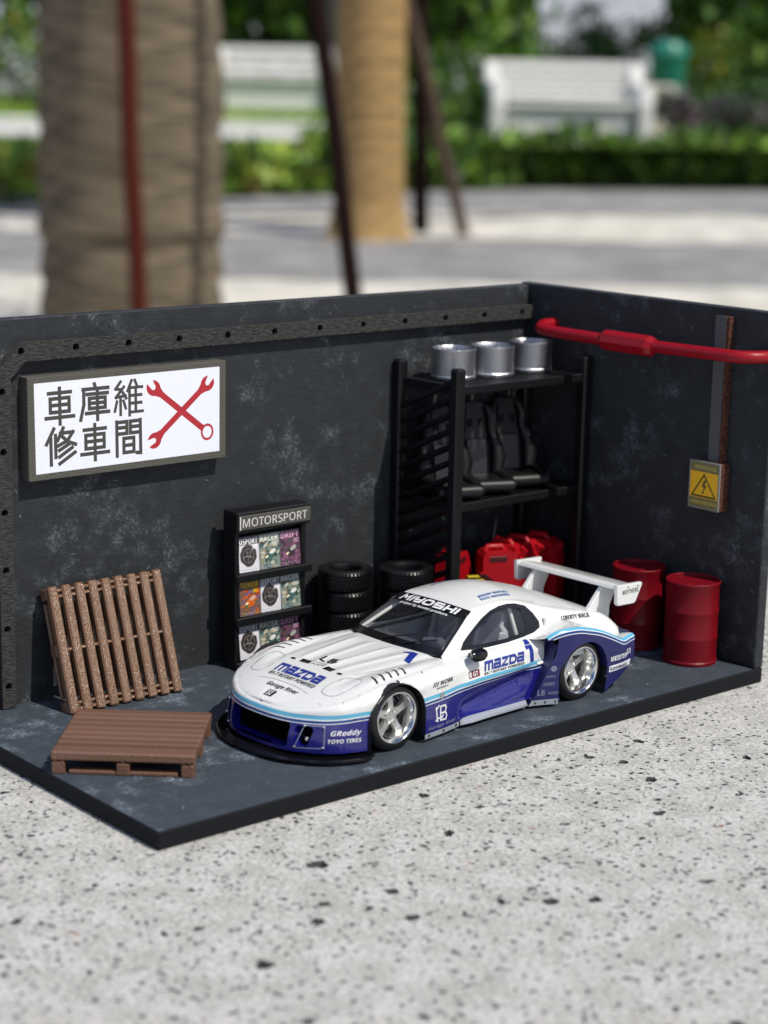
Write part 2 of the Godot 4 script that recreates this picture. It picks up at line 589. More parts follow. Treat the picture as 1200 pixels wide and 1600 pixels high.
func materials() -> void:
	# charcoal painted board, scuffed with pale dust
	var board := func(base: Color, dust: Color, amount: float, seed_: int) -> StandardMaterial3D:
		var w := 1024
		var a := field(noise(FastNoiseLite.TYPE_SIMPLEX_SMOOTH, 0.004, seed_, 5, 0.55), w, w)
		var b := field(noise(FastNoiseLite.TYPE_VALUE_CUBIC, 0.27, seed_ + 1, 3, 0.8), w, w)
		var c := field(noise(FastNoiseLite.TYPE_SIMPLEX_SMOOTH, 0.017, seed_ + 2, 4, 0.6), w, w)
		var sim := noise(FastNoiseLite.TYPE_SIMPLEX, 0.16, seed_ + 3, 3, 0.7).get_seamless_image(96, w)
		sim.convert(Image.FORMAT_L8)
		sim.resize(w, w, Image.INTERPOLATE_CUBIC)
		var brush := sim.get_data()
		var d := PackedByteArray()
		d.resize(w * w * 3)
		for i in w * w:
			var f := smoothstep(0.52, 0.80, 0.55 * a[i] / 255.0 + 0.45 * c[i] / 255.0) * (0.25 + 1.1 * smoothstep(0.42, 0.8, b[i] / 255.0))
			f = clampf(f * amount + 0.10 * (c[i] / 255.0 - 0.4) + 0.13 * (b[i] / 255.0 - 0.4) + rng.randf_range(-0.05, 0.05) + 0.13 * (brush[i] / 255.0 - 0.45) + 0.06, 0.0, 1.0)
			d[i * 3] = int(255 * lerpf(base.r, dust.r, f))
			d[i * 3 + 1] = int(255 * lerpf(base.g, dust.g, f))
			d[i * 3 + 2] = int(255 * lerpf(base.b, dust.b, f))
		var im := Image.create_from_data(w, w, false, Image.FORMAT_RGB8, d)
		for k in 120:   # scratches and specks
			var p := Vector2(rng.randf() * w, rng.randf() * w)
			var e := Vector2.from_angle(rng.randf() * TAU) * rng.randf_range(1, 9)
			stroke(im, [p, p + e], rng.randf_range(1.0, 1.9), base.lerp(dust, rng.randf_range(0.3, 0.9)))
		var m := mat(Color.WHITE, 0.62, 0.0, 0.35)
		m.albedo_texture = ImageTexture.create_from_image(im)
		relief(m, Image.create_from_data(w, w, false, Image.FORMAT_L8, b), 0.006)
		tri_map(m, 150 * U, true)
		return m
	M.wall = board.call(Color8(35, 38, 41), Color8(116, 121, 126), 0.52, 11)
	M.floor = board.call(Color8(52, 59, 67), Color8(136, 148, 160), 0.72, 23)
	M.edge = mat(col(0.006, 0.007, 0.009), 0.75, 0.0, 0.3)
	M.trim = mat(col(0.042, 0.042, 0.041), 0.8, 0.0, 0.3)
	var gim := noise(FastNoiseLite.TYPE_SIMPLEX, 0.2, 51, 3, 0.8).get_seamless_image(64, 512)
	gim.convert(Image.FORMAT_L8)
	gim.resize(512, 512, Image.INTERPOLATE_CUBIC)
	var gd := gim.get_data()
	var gc := PackedByteArray()
	gc.resize(512 * 512 * 3)
	for i in gd.size():
		var v := lerpf(40.0, 70.0, smoothstep(0.25, 0.8, gd[i] / 255.0)) + rng.randf_range(-9, 9)
		gc[i * 3] = int(v)
		gc[i * 3 + 1] = int(v)
		gc[i * 3 + 2] = int(v * 0.98)
	M.trim.albedo_color = Color.WHITE
	M.trim.albedo_texture = ImageTexture.create_from_image(Image.create_from_data(512, 512, false, Image.FORMAT_RGB8, gc))
	relief(M.trim, grey_noise(512, noise(FastNoiseLite.TYPE_SIMPLEX, 0.12, 5, 3, 0.7), 0, 1), 0.012)
	tri_map(M.trim, 45 * U, true)
	M.black = mat(col(0.0045, 0.005, 0.006), 0.45, 0.0, 0.4)
	M.black_soft = mat(col(0.012, 0.012, 0.014), 0.6)
	M.rubber = mat(col(0.0035, 0.0035, 0.004), 0.36)
	M.gloss_black = mat(col(0.004, 0.004, 0.005), 0.12)
	M.white_paint = mat(col(0.66, 0.675, 0.67), 0.24)
	M.white_paint.clearcoat_enabled = true
	M.white_paint.clearcoat = 0.6
	M.white_paint.clearcoat_roughness = 0.08
	M.blue_paint = mat(col(0.009, 0.009, 0.15), 0.2)
	M.blue_paint.clearcoat_enabled = true
	M.blue_paint.clearcoat = 0.7
	M.blue_paint.clearcoat_roughness = 0.06
	M.flare_blue = mat(col(0.011, 0.013, 0.095), 0.4)
	M.sky_stripe = mat(col(0.10, 0.39, 0.58), 0.25)
	M.navy_stripe = mat(col(0.012, 0.05, 0.19), 0.25)
	M.white_print = mat(col(0.7, 0.72, 0.74), 0.3)
	M.pale_print = mat(col(0.16, 0.17, 0.26), 0.4)
	M.black_print = mat(col(0.01, 0.01, 0.012), 0.4)
	M.blue_print = mat(col(0.014, 0.03, 0.24), 0.3)
	M.mid_blue_print = mat(col(0.03, 0.12, 0.36), 0.3)
	M.maroon_print = mat(col(0.16, 0.02, 0.025), 0.35)
	M.seam = mat(col(0.24, 0.25, 0.26), 0.5)
	M.chrome = mat(col(0.86, 0.86, 0.85), 0.12, 1.0)
	M.silver = mat(col(0.55, 0.56, 0.57), 0.32, 0.9)
	M.wheel_silver = mat(col(0.60, 0.60, 0.58), 0.36, 0.85)
	M.pale_edge = mat(col(0.22, 0.24, 0.34), 0.3)
	M.void = mat(col(0.002, 0.002, 0.0025), 0.9, 0.0, 0.1)  # near-black paint for the shaded depth of the car's intakes
	M.skirt = mat(col(0.36, 0.39, 0.44), 0.3, 0.35)
	M.glass = mat(Color(0.10, 0.12, 0.14, 0.12), 0.04)
	M.glass.transparency = BaseMaterial3D.TRANSPARENCY_ALPHA
	M.cabin = mat(col(0.075, 0.08, 0.092), 0.5)
	M.lining = mat(col(0.52, 0.53, 0.54), 0.6)
	M.seat_grey = mat(col(0.42, 0.44, 0.48), 0.5)
	M.cage = mat(col(0.62, 0.63, 0.62), 0.4)
	M.red_plastic = mat(col(0.34, 0.003, 0.009), 0.3, 0.0, 0.4)
	M.red_pipe = mat(col(0.27, 0.002, 0.009), 0.3, 0.0, 0.4)
	M.drum = mat(col(0.145, 0.002, 0.007), 0.42, 0.0, 0.35)
	var worn := ImageTexture.create_from_image(grey_noise(512, noise(FastNoiseLite.TYPE_SIMPLEX, 0.018, 71, 5, 0.65), 0.5, 0.95))
	for k in ["drum", "red_pipe", "red_plastic"]:
		M[k].roughness = 0.56
		M[k].roughness_texture = worn
		tri_map(M[k], 30 * U)
	M.tin = mat(col(0.42, 0.43, 0.45), 0.3, 0.92)
	relief(M.tin, grey_noise(512, noise(FastNoiseLite.TYPE_SIMPLEX, 0.1, 77, 3, 0.7), 0, 1), 0.007)
	tri_map(M.tin, 24 * U)
	M.brown = mat(col(0.125, 0.062, 0.038), 0.5)
	relief(M.brown, grey_noise(512, noise(FastNoiseLite.TYPE_VALUE_CUBIC, 0.12, 9, 3, 0.7), 0, 1), 0.008)
	tri_map(M.brown, 26 * U)
	M.brown_rough = mat(col(0.17, 0.086, 0.042), 0.3, 0.0, 0.8)
	relief(M.brown_rough, grey_noise(512, noise(FastNoiseLite.TYPE_VALUE_CUBIC, 0.2, 19, 2, 0.8), 0, 1), 0.016)
	tri_map(M.brown_rough, 22 * U)
	M.brown_dark = M.brown.duplicate()
	M.brown_dark.albedo_color = col(0.105, 0.050, 0.030)
	M.brown_pale = M.brown.duplicate()
	M.brown_pale.albedo_color = col(0.140, 0.072, 0.046)
	M.sign_frame = mat(col(0.075, 0.072, 0.06), 0.75)
	relief(M.sign_frame, grey_noise(256, noise(FastNoiseLite.TYPE_SIMPLEX, 0.11, 3, 3, 0.7), 0, 1), 0.01)
	tri_map(M.sign_frame, 25 * U, true)
	M.card = mat(col(0.04, 0.046, 0.052), 0.8)
	M.rust = mat(Color.WHITE, 0.85)
	var rd := field(noise(FastNoiseLite.TYPE_SIMPLEX, 0.05, 14, 5, 0.6), 256, 256)
	var rc := PackedByteArray()
	rc.resize(256 * 256 * 3)
	for i in rd.size():
		var f := smoothstep(0.3, 0.7, rd[i] / 255.0)
		rc[i * 3] = int(lerpf(38, 104, f))
		rc[i * 3 + 1] = int(lerpf(22, 52, f))
		rc[i * 3 + 2] = int(lerpf(15, 28, f))
	M.rust.albedo_texture = ImageTexture.create_from_image(Image.create_from_data(256, 256, false, Image.FORMAT_RGB8, rc))
	tri_map(M.rust, 16 * U, true)
	M.yellow = mat(col(0.55, 0.42, 0.02), 0.5)

func bg(u: float, d: float, y := 0.0) -> Vector3:   # the park is laid out along the ledge's diagonal: metres ahead, metres across
	return Vector3(cam_at.x, y, cam_at.z) + Vector3(0.6493, 0, -0.7605) * d * 1.02 + Vector3(0.7605, 0, 0.6493) * ((u - 600.0) / 2980.0 * d)

func sheet(called: String, pts: Array, y: float, m: Material, label: String, kind := "structure", thick := 0.0) -> void:
	var mb := MB.new()
	var top := []
	for p in pts:
		top.append(Vector3(p.x, y, p.z))
	mb.poly(top, Vector3.UP)
	if thick > 0.0:
		var mid := Vector3.ZERO
		for p in top:
			mid += p / top.size()
		for i in top.size():
			var a: Vector3 = top[i]
			var b: Vector3 = top[(i + 1) % top.size()]
			mb.poly([a, b, b - Vector3.UP * thick, a - Vector3.UP * thick], (a + b) * 0.5 - mid)
	solo(called, mb, m, label, "", Vector3.ZERO, "", kind, 1.0)

func park_ground() -> void:
	var ramp := func(lo: Color, hi: Color, freq: float, seed_: int, tile: float) -> StandardMaterial3D:
		var g := field(noise(FastNoiseLite.TYPE_SIMPLEX_SMOOTH, freq, seed_, 5, 0.6), 512, 512)
		var d := PackedByteArray()
		d.resize(512 * 512 * 3)
		for i in g.size():
			var c := lo.lerp(hi, smoothstep(0.25, 0.75, g[i] / 255.0))
			d[i * 3] = int(c.r * 255)
			d[i * 3 + 1] = int(c.g * 255)
			d[i * 3 + 2] = int(c.b * 255)
		var m := mat(Color.WHITE, 0.9)
		m.albedo_texture = ImageTexture.create_from_image(Image.create_from_data(512, 512, false, Image.FORMAT_RGB8, d))
		tri_map(m, tile, true)
		return m
	M.shaded_ground = ramp.call(Color8(122, 122, 122), Color8(152, 151, 148), 0.02, 41, 5.0)  # grey tone carries the tree shade on the ground
	M.sunlit_ground = ramp.call(Color8(184, 180, 168), Color8(218, 214, 202), 0.02, 43, 4.0)  # pale tone carries the sunlight between the shaded bands
	M.grass = ramp.call(Color8(84, 118, 30), Color8(128, 158, 48), 0.03, 44, 3.0)
	M.path = ramp.call(Color8(190, 190, 188), Color8(216, 215, 210), 0.03, 45, 3.0)
	sheet("ground", [Vector3(-200, 0, -200), Vector3(200, 0, -200), Vector3(200, 0, 200), Vector3(-200, 0, 200)], -0.63, M.shaded_ground, "grey ground of the park road, tree shade put into its colour")
	sheet("sunlit_band", [bg(-2600, 7.4), bg(3400, 7.6), bg(6000, 2.0), bg(-6000, 1.5)], -0.626, M.sunlit_ground, "pale cream ground just behind the garage walls, sunlight put into its colour")
	sheet("sunlit_band", [bg(-900, 11.4), bg(560, 10.6), bg(1000, 12.1), bg(2400, 13.4), bg(2400, 10.9), bg(1000, 9.9), bg(560, 10.0), bg(-900, 9.6)], -0.626, M.sunlit_ground, "pale ground strip with sunlight painted in, across the shaded grey road")
	# raised garden behind the road
	sheet("garden_bank", [bg(-2600, 11.6), bg(430, 14.1), bg(900, 16.6), bg(3000, 19.5), bg(4500, 75), bg(-2600, 75)], -0.27, M.grass, "raised lawn of the park behind the hedge", "structure", 0.36)
	sheet("path", [bg(-2600, 13.0), bg(330, 15.6), bg(600, 15.9), bg(600, 20.0), bg(-2600, 18.5)], -0.262, M.path, "white garden path behind the hedge")
	sheet("lawn", [bg(-2600, 19.0), bg(620, 20.4), bg(700, 27.0), bg(2400, 31.0), bg(4500, 74), bg(-2600, 74)], -0.09, M.grass, "higher lawn behind the white path", "structure", 0.16)
	var kb := MB.new()
	var ka := bg(-2600, 18.9)
	var kc := bg(620, 20.3)
	kb.box(Vector3(0, -0.23, 0), Vector3(ka.distance_to(kc), 0.10, 0.14), 0.02, Transform3D(Basis((kc - ka).normalized(), Vector3.UP, (kc - ka).normalized().cross(Vector3.UP)), (ka + kc) * 0.5))
	solo("kerb", kb, M.path, "white kerb along the front of the higher lawn", "", Vector3.ZERO, "", "structure", 1.0)

func concrete_ledge() -> void:
	var w := 2048
	var a := field(noise(FastNoiseLite.TYPE_SIMPLEX_SMOOTH, 0.011, 61, 4, 0.55), w, w)
	var b := field(noise(FastNoiseLite.TYPE_SIMPLEX, 0.075, 62, 4, 0.65), w, w)
	var im := Image.create_empty(w, w, false, Image.FORMAT_RGB8)
	var d := im.get_data()
	var hd := PackedByteArray()
	hd.resize(w * w)
	for i in w * w:
		var f := a[i] / 255.0
		var g := b[i] / 255.0
		var q := smoothstep(0.3, 0.72, 0.36 * f + 0.64 * g)
		var k := lerpf(160.0, 193.0, q) + rng.randf_range(-5, 5)
		d[i * 3] = int(k)
		d[i * 3 + 1] = int(k * 0.998)
		d[i * 3 + 2] = int(k * lerpf(0.968, 0.98, f))
		hd[i] = int(140 + 40 * q)
	im = Image.create_from_data(w, w, false, Image.FORMAT_RGB8, d)
	var hm := Image.create_from_data(w, w, false, Image.FORMAT_L8, hd)
	for k in 17000:   # dark grains, and pores with their inner shade painted dark
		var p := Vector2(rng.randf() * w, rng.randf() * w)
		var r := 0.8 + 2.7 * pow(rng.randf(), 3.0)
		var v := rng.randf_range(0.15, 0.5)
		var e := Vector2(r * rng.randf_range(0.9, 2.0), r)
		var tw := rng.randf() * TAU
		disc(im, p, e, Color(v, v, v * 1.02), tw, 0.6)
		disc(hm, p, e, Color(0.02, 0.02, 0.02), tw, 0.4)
	for k in 40:
		var p := Vector2(rng.randf() * w, rng.randf() * w)
		disc(im, p, Vector2.ONE * rng.randf_range(2, 4), Color8(150, 104, 78), 0, 0.5)
	M.concrete = mat(Color.WHITE, 0.85, 0.0, 0.3)
	M.concrete.albedo_texture = ImageTexture.create_from_image(im)
	relief(M.concrete, hm, 0.03)
	tri_map(M.concrete, 300 * U, true)
	M.pore_shade = mat(col(0.07, 0.071, 0.072), 0.95, 0.0, 0.2)  # dark colour paints the shade inside the pits
	var y := -4.29
	var flat := func(q: Vector2) -> Vector3: return Vector3(q.x, y, q.y)
	var pits := []
	var grid := {}
	var tries := 0
	while pits.size() < 2300 and tries < 26000:
		tries += 1
		var c := Vector2(rng.randf_range(-146, 326), rng.randf_range(24, 306))
		if c.x > -8 and c.x < 206 and c.y < 99:
			continue
		var r := 0.28 + 0.42 * rng.randf() + 1.7 * pow(rng.randf(), 14.0)
		var key := Vector2i(c / 5.0)
		var clear := true
		if c.y > 230.0 and r < 0.5: continue
		for i in range(-1, 2):
			for j in range(-1, 2):
				for o in grid.get(key + Vector2i(i, j), []):
					if o[0].distance_to(c) < (o[1] + r) * 1.6:
						clear = false
		if not clear:
			continue
		if not grid.has(key): grid[key] = []
		grid[key].append([c, r])
		var p := PackedVector2Array()
		var tw := rng.randf() * TAU
		var el := rng.randf_range(0.5, 0.95)
		var m := 9 if r < 1.0 else 14
		for k in m:
			p.append(c + (Vector2(cos(TAU * k / m), el * sin(TAU * k / m)) * r * rng.randf_range(0.72, 1.28)).rotated(tw))
		pits.append([c, p, r])
	var top := MB.new()
	var bowl := MB.new()
	# pits sorted into strips so that each cell meets few of them
	for i in 24:
		for j in 15:
			var r := Rect2(-150 + i * 20, 10 + j * 20, 20, 20)
			var near := []
			for pt in pits:
				if r.grow(4.0).has_point(pt[0]):
					near.append(pt[1])
			top.patch([PackedVector2Array([r.position, r.position + Vector2(20, 0), r.end, r.position + Vector2(0, 20)])], near, Vector2(20, 20) if near.is_empty() else Vector2(5, 5), flat, -1.0)
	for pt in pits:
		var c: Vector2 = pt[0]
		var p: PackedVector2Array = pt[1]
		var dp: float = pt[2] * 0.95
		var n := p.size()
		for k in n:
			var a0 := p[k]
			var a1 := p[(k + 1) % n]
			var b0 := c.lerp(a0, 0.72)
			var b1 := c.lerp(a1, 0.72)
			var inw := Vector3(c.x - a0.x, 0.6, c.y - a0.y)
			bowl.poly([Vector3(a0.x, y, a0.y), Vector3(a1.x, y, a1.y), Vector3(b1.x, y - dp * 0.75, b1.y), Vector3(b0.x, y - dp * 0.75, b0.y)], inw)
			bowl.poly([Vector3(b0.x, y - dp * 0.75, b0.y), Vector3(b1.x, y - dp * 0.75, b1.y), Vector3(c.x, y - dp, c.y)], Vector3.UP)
	for r in [Rect2(-800, -70, 650, 1000), Rect2(330, -70, 700, 1000), Rect2(-150, -70, 480, 80), Rect2(-150, 310, 480, 620)]:
		top.patch([PackedVector2Array([r.position, r.position + Vector2(r.size.x, 0), r.end, r.position + Vector2(0, r.size.y)])], [], Vector2(120, 120), flat, -1.0)
	top.poly([Vector3(-800, y, -70), Vector3(1030, y, -70), Vector3(1030, -740, -70), Vector3(-800, -740, -70)], Vector3(0, 0, -1))
	top.poly([Vector3(1030, y, -70), Vector3(1030, y, 930), Vector3(1030, -740, 930), Vector3(1030, -740, -70)], Vector3(1, 0, 0))
	top.poly([Vector3(-800, y, -70), Vector3(-800, y, 930), Vector3(-800, -740, 930), Vector3(-800, -740, -70)], Vector3(-1, 0, 0))
	top.poly([Vector3(-800, y, 930), Vector3(1030, y, 930), Vector3(1030, -740, 930), Vector3(-800, -740, 930)], Vector3(0, 0, 1))
	var o := solo("concrete_ledge", top, M.concrete, "pale pitted concrete ledge that the toy garage stands on", "", Vector3.ZERO, "", "structure")
	var pb := put("pores", bowl, M.pore_shade, o)
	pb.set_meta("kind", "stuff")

func garage() -> void:
	# floor plate
	var mb := MB.new()
	mb.box(Vector3(100, -2.13, 46.8), Vector3(200, 4.26, 93.6), 0.35)
	var fl := solo("garage_floor", mb, M.edge, "dark grey board floor of the toy garage", "", Vector3.ZERO, "", "structure")
	mb = MB.new()
	mb.box(Vector3(98.2, 0.02, 46.75), Vector3(195.6, 0.06, 92.9))
	put("floor_surface", mb, M.floor, fl)
	mb = MB.new()
	mb.box(Vector3(98.2, 46.85, -1.81), Vector3(196.5, 102.2, 3.6), 0.3)
	solo("back_wall", mb, M.wall, "long charcoal back wall of the toy garage, scuffed with pale dust", "wall")
	mb = MB.new()
	mb.box(Vector3(198.3, 49.25, 45.0), Vector3(3.5, 98.3, 97.1), 0.3)
	solo("side_wall", mb, M.wall, "shaded charcoal side wall on the right, behind the red pipe", "wall")
	# perforated trim: along the wall's top, chamfered corner, down its left end
	var outline := pv([14.2, 0.3, 18.0, 0.3, 18.4, 83.6, 22.6, 87.6, 197.2, 88.2, 197.2, 92.1, 21.6, 92.1, 14.2, 85.2])
	var holes := []
	for k in 12:
		holes.append(ring2(Vector2(21.4 + 15.45 * k, 90.2), 0.95, 12))
	for yy in [6.0, 20.9, 36.0, 50.6, 65.7, 80.6]:
		holes.append(ring2(Vector2(16.0, yy), 0.95, 12))
	mb = MB.new()
	mb.patch([outline], holes, Vector2(3.1, 2.3), func(q: Vector2) -> Vector3: return Vector3(q.x, q.y, 2.6))
	for i in outline.size():
		var p := outline[i]
		var q := outline[(i + 1) % outline.size()]
		mb.poly([Vector3(p.x, p.y, 0.02), Vector3(q.x, q.y, 0.02), Vector3(q.x, q.y, 2.6), Vector3(p.x, p.y, 2.6)], Vector3(q.y - p.y, p.x - q.x, 0))
	for h in holes:
		for i in h.size():
			var p: Vector2 = h[i]
			var q: Vector2 = h[(i + 1) % h.size()]
			mb.poly([Vector3(p.x, p.y, 0.02), Vector3(q.x, q.y, 0.02), Vector3(q.x, q.y, 2.6), Vector3(p.x, p.y, 2.6)], Vector3(p.y - q.y, q.x - p.x, 0))
	solo("wall_trim", mb, M.trim, "dark perforated trim running round the back wall's edge", "trim")
	# a join between two boards of the back wall
	wall_sign()
	red_pipe()
	electric_box()

func wall_sign() -> void:
	var t := thing("wall_sign", "white wall sign with grey Chinese characters and two crossed red wrenches", "sign", Vector3(51.8, 57.8, 0))
	var mb := MB.new()
	mb.box(Vector3(0, 13, 2.0), Vector3(59.4, 25.9, 3.96), 0.12)
	put("frame", mb, M.sign_frame, t)
	var W := 1280
	var H := 520
	var im := Image.create_empty(W, H, false, Image.FORMAT_RGB8)
	im.fill(Color8(222, 226, 236))
	for k in 2600:
		var v := rng.randf_range(-0.035, 0.03)
		disc(im, Vector2(rng.randf() * W, rng.randf() * H), Vector2(2, 1.4) * rng.randf_range(1, 3), Color(0.866 + v, 0.882 + v, 0.92 + v), rng.randf() * TAU)
	var ink := Color8(62, 61, 58)
	var red := Color8(166, 34, 46)
	var cj := {
		"vehicle": [[15, 14, 85, 14], [20, 29, 80, 29, 80, 66, 20, 66, 20, 29], [20, 47, 80, 47], [6, 81, 94, 81], [50, 2, 50, 99]],
		"store": [[51, 0, 54, 10], [14, 13, 95, 13], [16, 13, 16, 55, 5, 96], [27, 27, 93, 27], [34, 39, 86, 39, 86, 67, 34, 67, 34, 39], [34, 53, 86, 53], [24, 80, 97, 80], [60, 18, 60, 99]],
		"uphold": [[25, 3, 9, 22, 27, 25], [36, 18, 10, 46, 42, 43], [33, 34, 44, 50], [25, 46, 25, 95], [13, 58, 6, 84], [35, 57, 42, 78], [62, 2, 49, 30], [55, 20, 55, 99], [73, 2, 79, 15], [55, 22, 97, 22], [55, 44, 94, 44], [55, 66, 94, 66], [55, 91, 99, 91], [76, 22, 76, 91]],
		"mend": [[29, 2, 5, 42], [19, 28, 19, 99], [34, 20, 34, 80], [59, 2, 41, 34], [50, 15, 90, 15, 72, 38, 40, 50], [55, 24, 72, 40, 98, 50], [76, 48, 46, 62], [87, 58, 46, 80], [96, 72, 46, 99]],
		"room": [[10, 4, 10, 99], [10, 5, 44, 5, 44, 38, 10, 38], [10, 21, 44, 21], [90, 4, 90, 97, 78, 96], [90, 5, 56, 5, 56, 38, 90, 38], [56, 21, 90, 21], [33, 52, 67, 52, 67, 92, 33, 92, 33, 52], [33, 72, 67, 72]],
	}
	var spots := [["vehicle", 62, 36], ["store", 292, 34], ["uphold", 522, 30], ["mend", 62, 266], ["vehicle", 292, 268], ["room", 524, 264]]
	for s in spots:
		var big := 206.0
		for line in cj[s[0]]:
			var p := []
			for i in range(0, line.size(), 2):
				p.append(Vector2(s[1] + line[i] * big / 100.0, s[2] + line[i + 1] * big / 100.0 * 1.02))
			stroke(im, p, 22.0 if s[0] != "uphold" else 18.5, ink)
	var paper := Color8(222, 226, 236)
	var wrench := func(a: Vector2, b: Vector2, ring_end: bool) -> void:
		var d := (b - a).normalized()
		var s := d.orthogonal()
		fill(im, PackedVector2Array([a + s * 19, b + s * 19, b - s * 19, a - s * 19]), red)
		for e in [[a, -1.0], [b, 1.0]]:
			var c: Vector2 = e[0]
			var o: Vector2 = d * e[1]
			if ring_end and e[1] > 0:
				disc(im, c + o * 12, Vector2(47, 52), red)
				disc(im, c + o * 12, Vector2(33, 37), paper)
				continue
			disc(im, c + o * 6, Vector2(52, 46), red, o.angle())
			fill(im, PackedVector2Array([c - o * 70 + s * 18, c - o * 70 - s * 18, c + o * 6 - s * 44, c + o * 6 + s * 44]), red)
			var turn := o.rotated(-0.3 * e[1])
			var n := turn.orthogonal()
			fill(im, PackedVector2Array([c + turn * 2 + n * 15, c + turn * 90 + n * 27, c + turn * 90 - n * 27, c + turn * 2 - n * 15, c - turn * 8]), paper)
	wrench.call(Vector2(808, 96), Vector2(1180, 386), true)
	wrench.call(Vector2(812, 404), Vector2(1186, 100), false)
	var m := mat(Color.WHITE, 0.7)
	m.albedo_texture = ImageTexture.create_from_image(im)
	mb = MB.new()
	mb.quad_uv([Vector3(-27.9, 24.4, 4.02), Vector3(27.6, 24.5, 4.02), Vector3(27.6, 2.0, 4.02), Vector3(-27.7, 1.7, 4.02)], Vector3.BACK)
	put("sign_face", mb, m, t)

func red_pipe() -> void:
	var t := thing("red_pipe", "glossy red pipe with a thick coupling on the right side wall", "pipe", Vector3(196.5, 86.3, 0))
	var mb := MB.new()
	var pts := []
	pts.append(Vector3(0.4, 1.1, 11.4))
	for k in 7:   # bend out of the wall near the corner
		var f := PI * 0.5 * k / 6
		pts.append(Vector3(-4.2 - 3.9 * sin(f), 1.0 - 0.9 * sin(f), 15.3 - 3.9 * cos(f)))
	pts.append_array([Vector3(-8.2, -0.1, 20), Vector3(-8.1, -0.3, 41), Vector3(-7.9, -0.2, 57), Vector3(-7.7, 0.1, 75), Vector3(-7.4, 0.2, 84)])
	for k in range(1, 7):
		var f := PI * 0.5 * k / 6
		pts.append(Vector3(-7.4 + 7.9 * (1.0 - cos(f)), 0.2, 84 + 7.0 * sin(f)))
	mb.tube(pts, 1.75, 14)
	put("pipe", mb, M.red_pipe, t)
	mb = MB.new()
	mb.tube([Vector3(-8.1, -0.25, 38.5), Vector3(-8.1, -0.25, 40.0), Vector3(-8.0, -0.25, 56.5), Vector3(-8.0, -0.25, 58.2)], [2.1, 3.0, 3.0, 2.1], 8, Transform3D.IDENTITY, true, true)
	put("coupling", mb, M.red_pipe, t)

func electric_box() -> void:
	var t := thing("electric_box", "small electric box with yellow high voltage label and a rust-edged conduit", "electric box", Vector3(196.5, 0, 0))
	var mb := MB.new()
	mb.box(Vector3(-1.9, 49.2, 75.4), Vector3(3.6, 13.3, 10.9), 0.15)
	put("box", mb, M.rust, t)
	mb = MB.new()
	mb.box(Vector3(-3.85, 49.2, 75.3), Vector3(0.5, 13.4, 10.9), 0.1)
	put("cover", mb, mat(col(0.20, 0.20, 0.18), 0.6), t)
	var W := 300
	var H := 370
	var im := Image.create_empty(W, H, false, Image.FORMAT_RGB8)
	im.fill(Color8(112, 104, 62))
	im.fill_rect(Rect2i(0, 76, W, 216), Color8(232, 176, 18))
	var dark := Color8(66, 58, 24)
	fill(im, pv([150, 84, 290, 286, 10, 286]), dark)
	fill(im, pv([150, 112, 262, 270, 38, 270]), Color8(232, 176, 18))
	fill(im, pv([150, 140, 172, 140, 160, 186, 182, 184, 150, 236, 162, 238, 138, 264, 132, 232, 143, 234, 152, 200, 128, 204]), dark)
	var word := func(text: String, x: float, y: float, h: float, c: Color) -> void:
		var tr := letters(text, true)
		for k in range(0, tr.size(), 3):
			fill(im, PackedVector2Array([Vector2(x, y) + tr[k] * Vector2(h, -h), Vector2(x, y) + tr[k + 1] * Vector2(h, -h), Vector2(x, y) + tr[k + 2] * Vector2(h, -h)]), c)
	word.call("WARNING", 40, 56, 36, Color8(176, 160, 90))
	word.call("HIGH VOLTAGE", 22, 344, 28, Color8(196, 172, 70))
	var m := mat(Color.WHITE, 0.55)
	m.albedo_texture = ImageTexture.create_from_image(im)
	mb = MB.new()
	mb.quad_uv([Vector3(-4.14, 55.5, 70.4), Vector3(-4.14, 55.5, 80.2), Vector3(-4.14, 43.0, 80.2), Vector3(-4.14, 43.0, 70.4)], Vector3.LEFT)
	put("warning_label", mb, m, t)
	mb = MB.new()
	mb.box(Vector3(-1.0, 76.0, 77.6), Vector3(2.0, 40.2, 3.4))
	put("conduit", mb, M.rust, t)
	mb = MB.new()
	mb.box(Vector3(-2.15, 76.0, 76.5), Vector3(0.3, 40.4, 3.6))
	put("conduit_face", mb, mat(col(0.07, 0.072, 0.075), 0.7), t)

# ---- the car: local axes s (towards the tail), y (up), l (towards the camera side)
var ct := PackedVector2Array()   # plan contour of the flanks, from the middle of the nose back along +l
var cu := PackedFloat32Array()   # its running length
var inset := []                  # (s, l, y) where the flank meets the top
const PLAN := [0.0, -55.9, 5.0, -55.65, 10.0, -54.5, 14.0, -52.4, 17.5, -49.7, 20.2, -46.3, 22.0, -42.5]
const FLANK := [-42.5, 22.0, -38, 23.1, -31, 23.7, -26, 23.4, -22, 22.8, -15, 22.1, -8, 20.8, 0, 20.1, 10, 20.0, 20, 20.0, 30, 20.0, 42, 19.6, 50, 19.0, 55.5, 18.2]
const SHOULDER := [-56, 11.7, -55, 11.9, -53, 12.5, -50, 13.3, -46, 14.3, -42, 15.4, -36, 16.6, -30, 17.1, -22, 17.2, -12, 17.3, 0, 17.3, 24, 17.5, 40, 17.4, 55, 15.0]
const CREST := [-56, 11.75, -54, 12.5, -52, 13.25, -48, 14.7, -44, 15.85, -40, 16.8, -36, 17.4, -25, 18.0, -13, 18.5, 10, 18.6]
const ROOF_EDGE := [-11.4, 18.2, -4, 22.6, 2.8, 26.5, 8, 27.1, 14, 27.2, 19, 26.6, 24, 25.2, 30, 23.4, 38, 21.3, 45, 19.8, 49, 18.9, 52, 17.3, 54, 15.4, 55.5, 13.6]
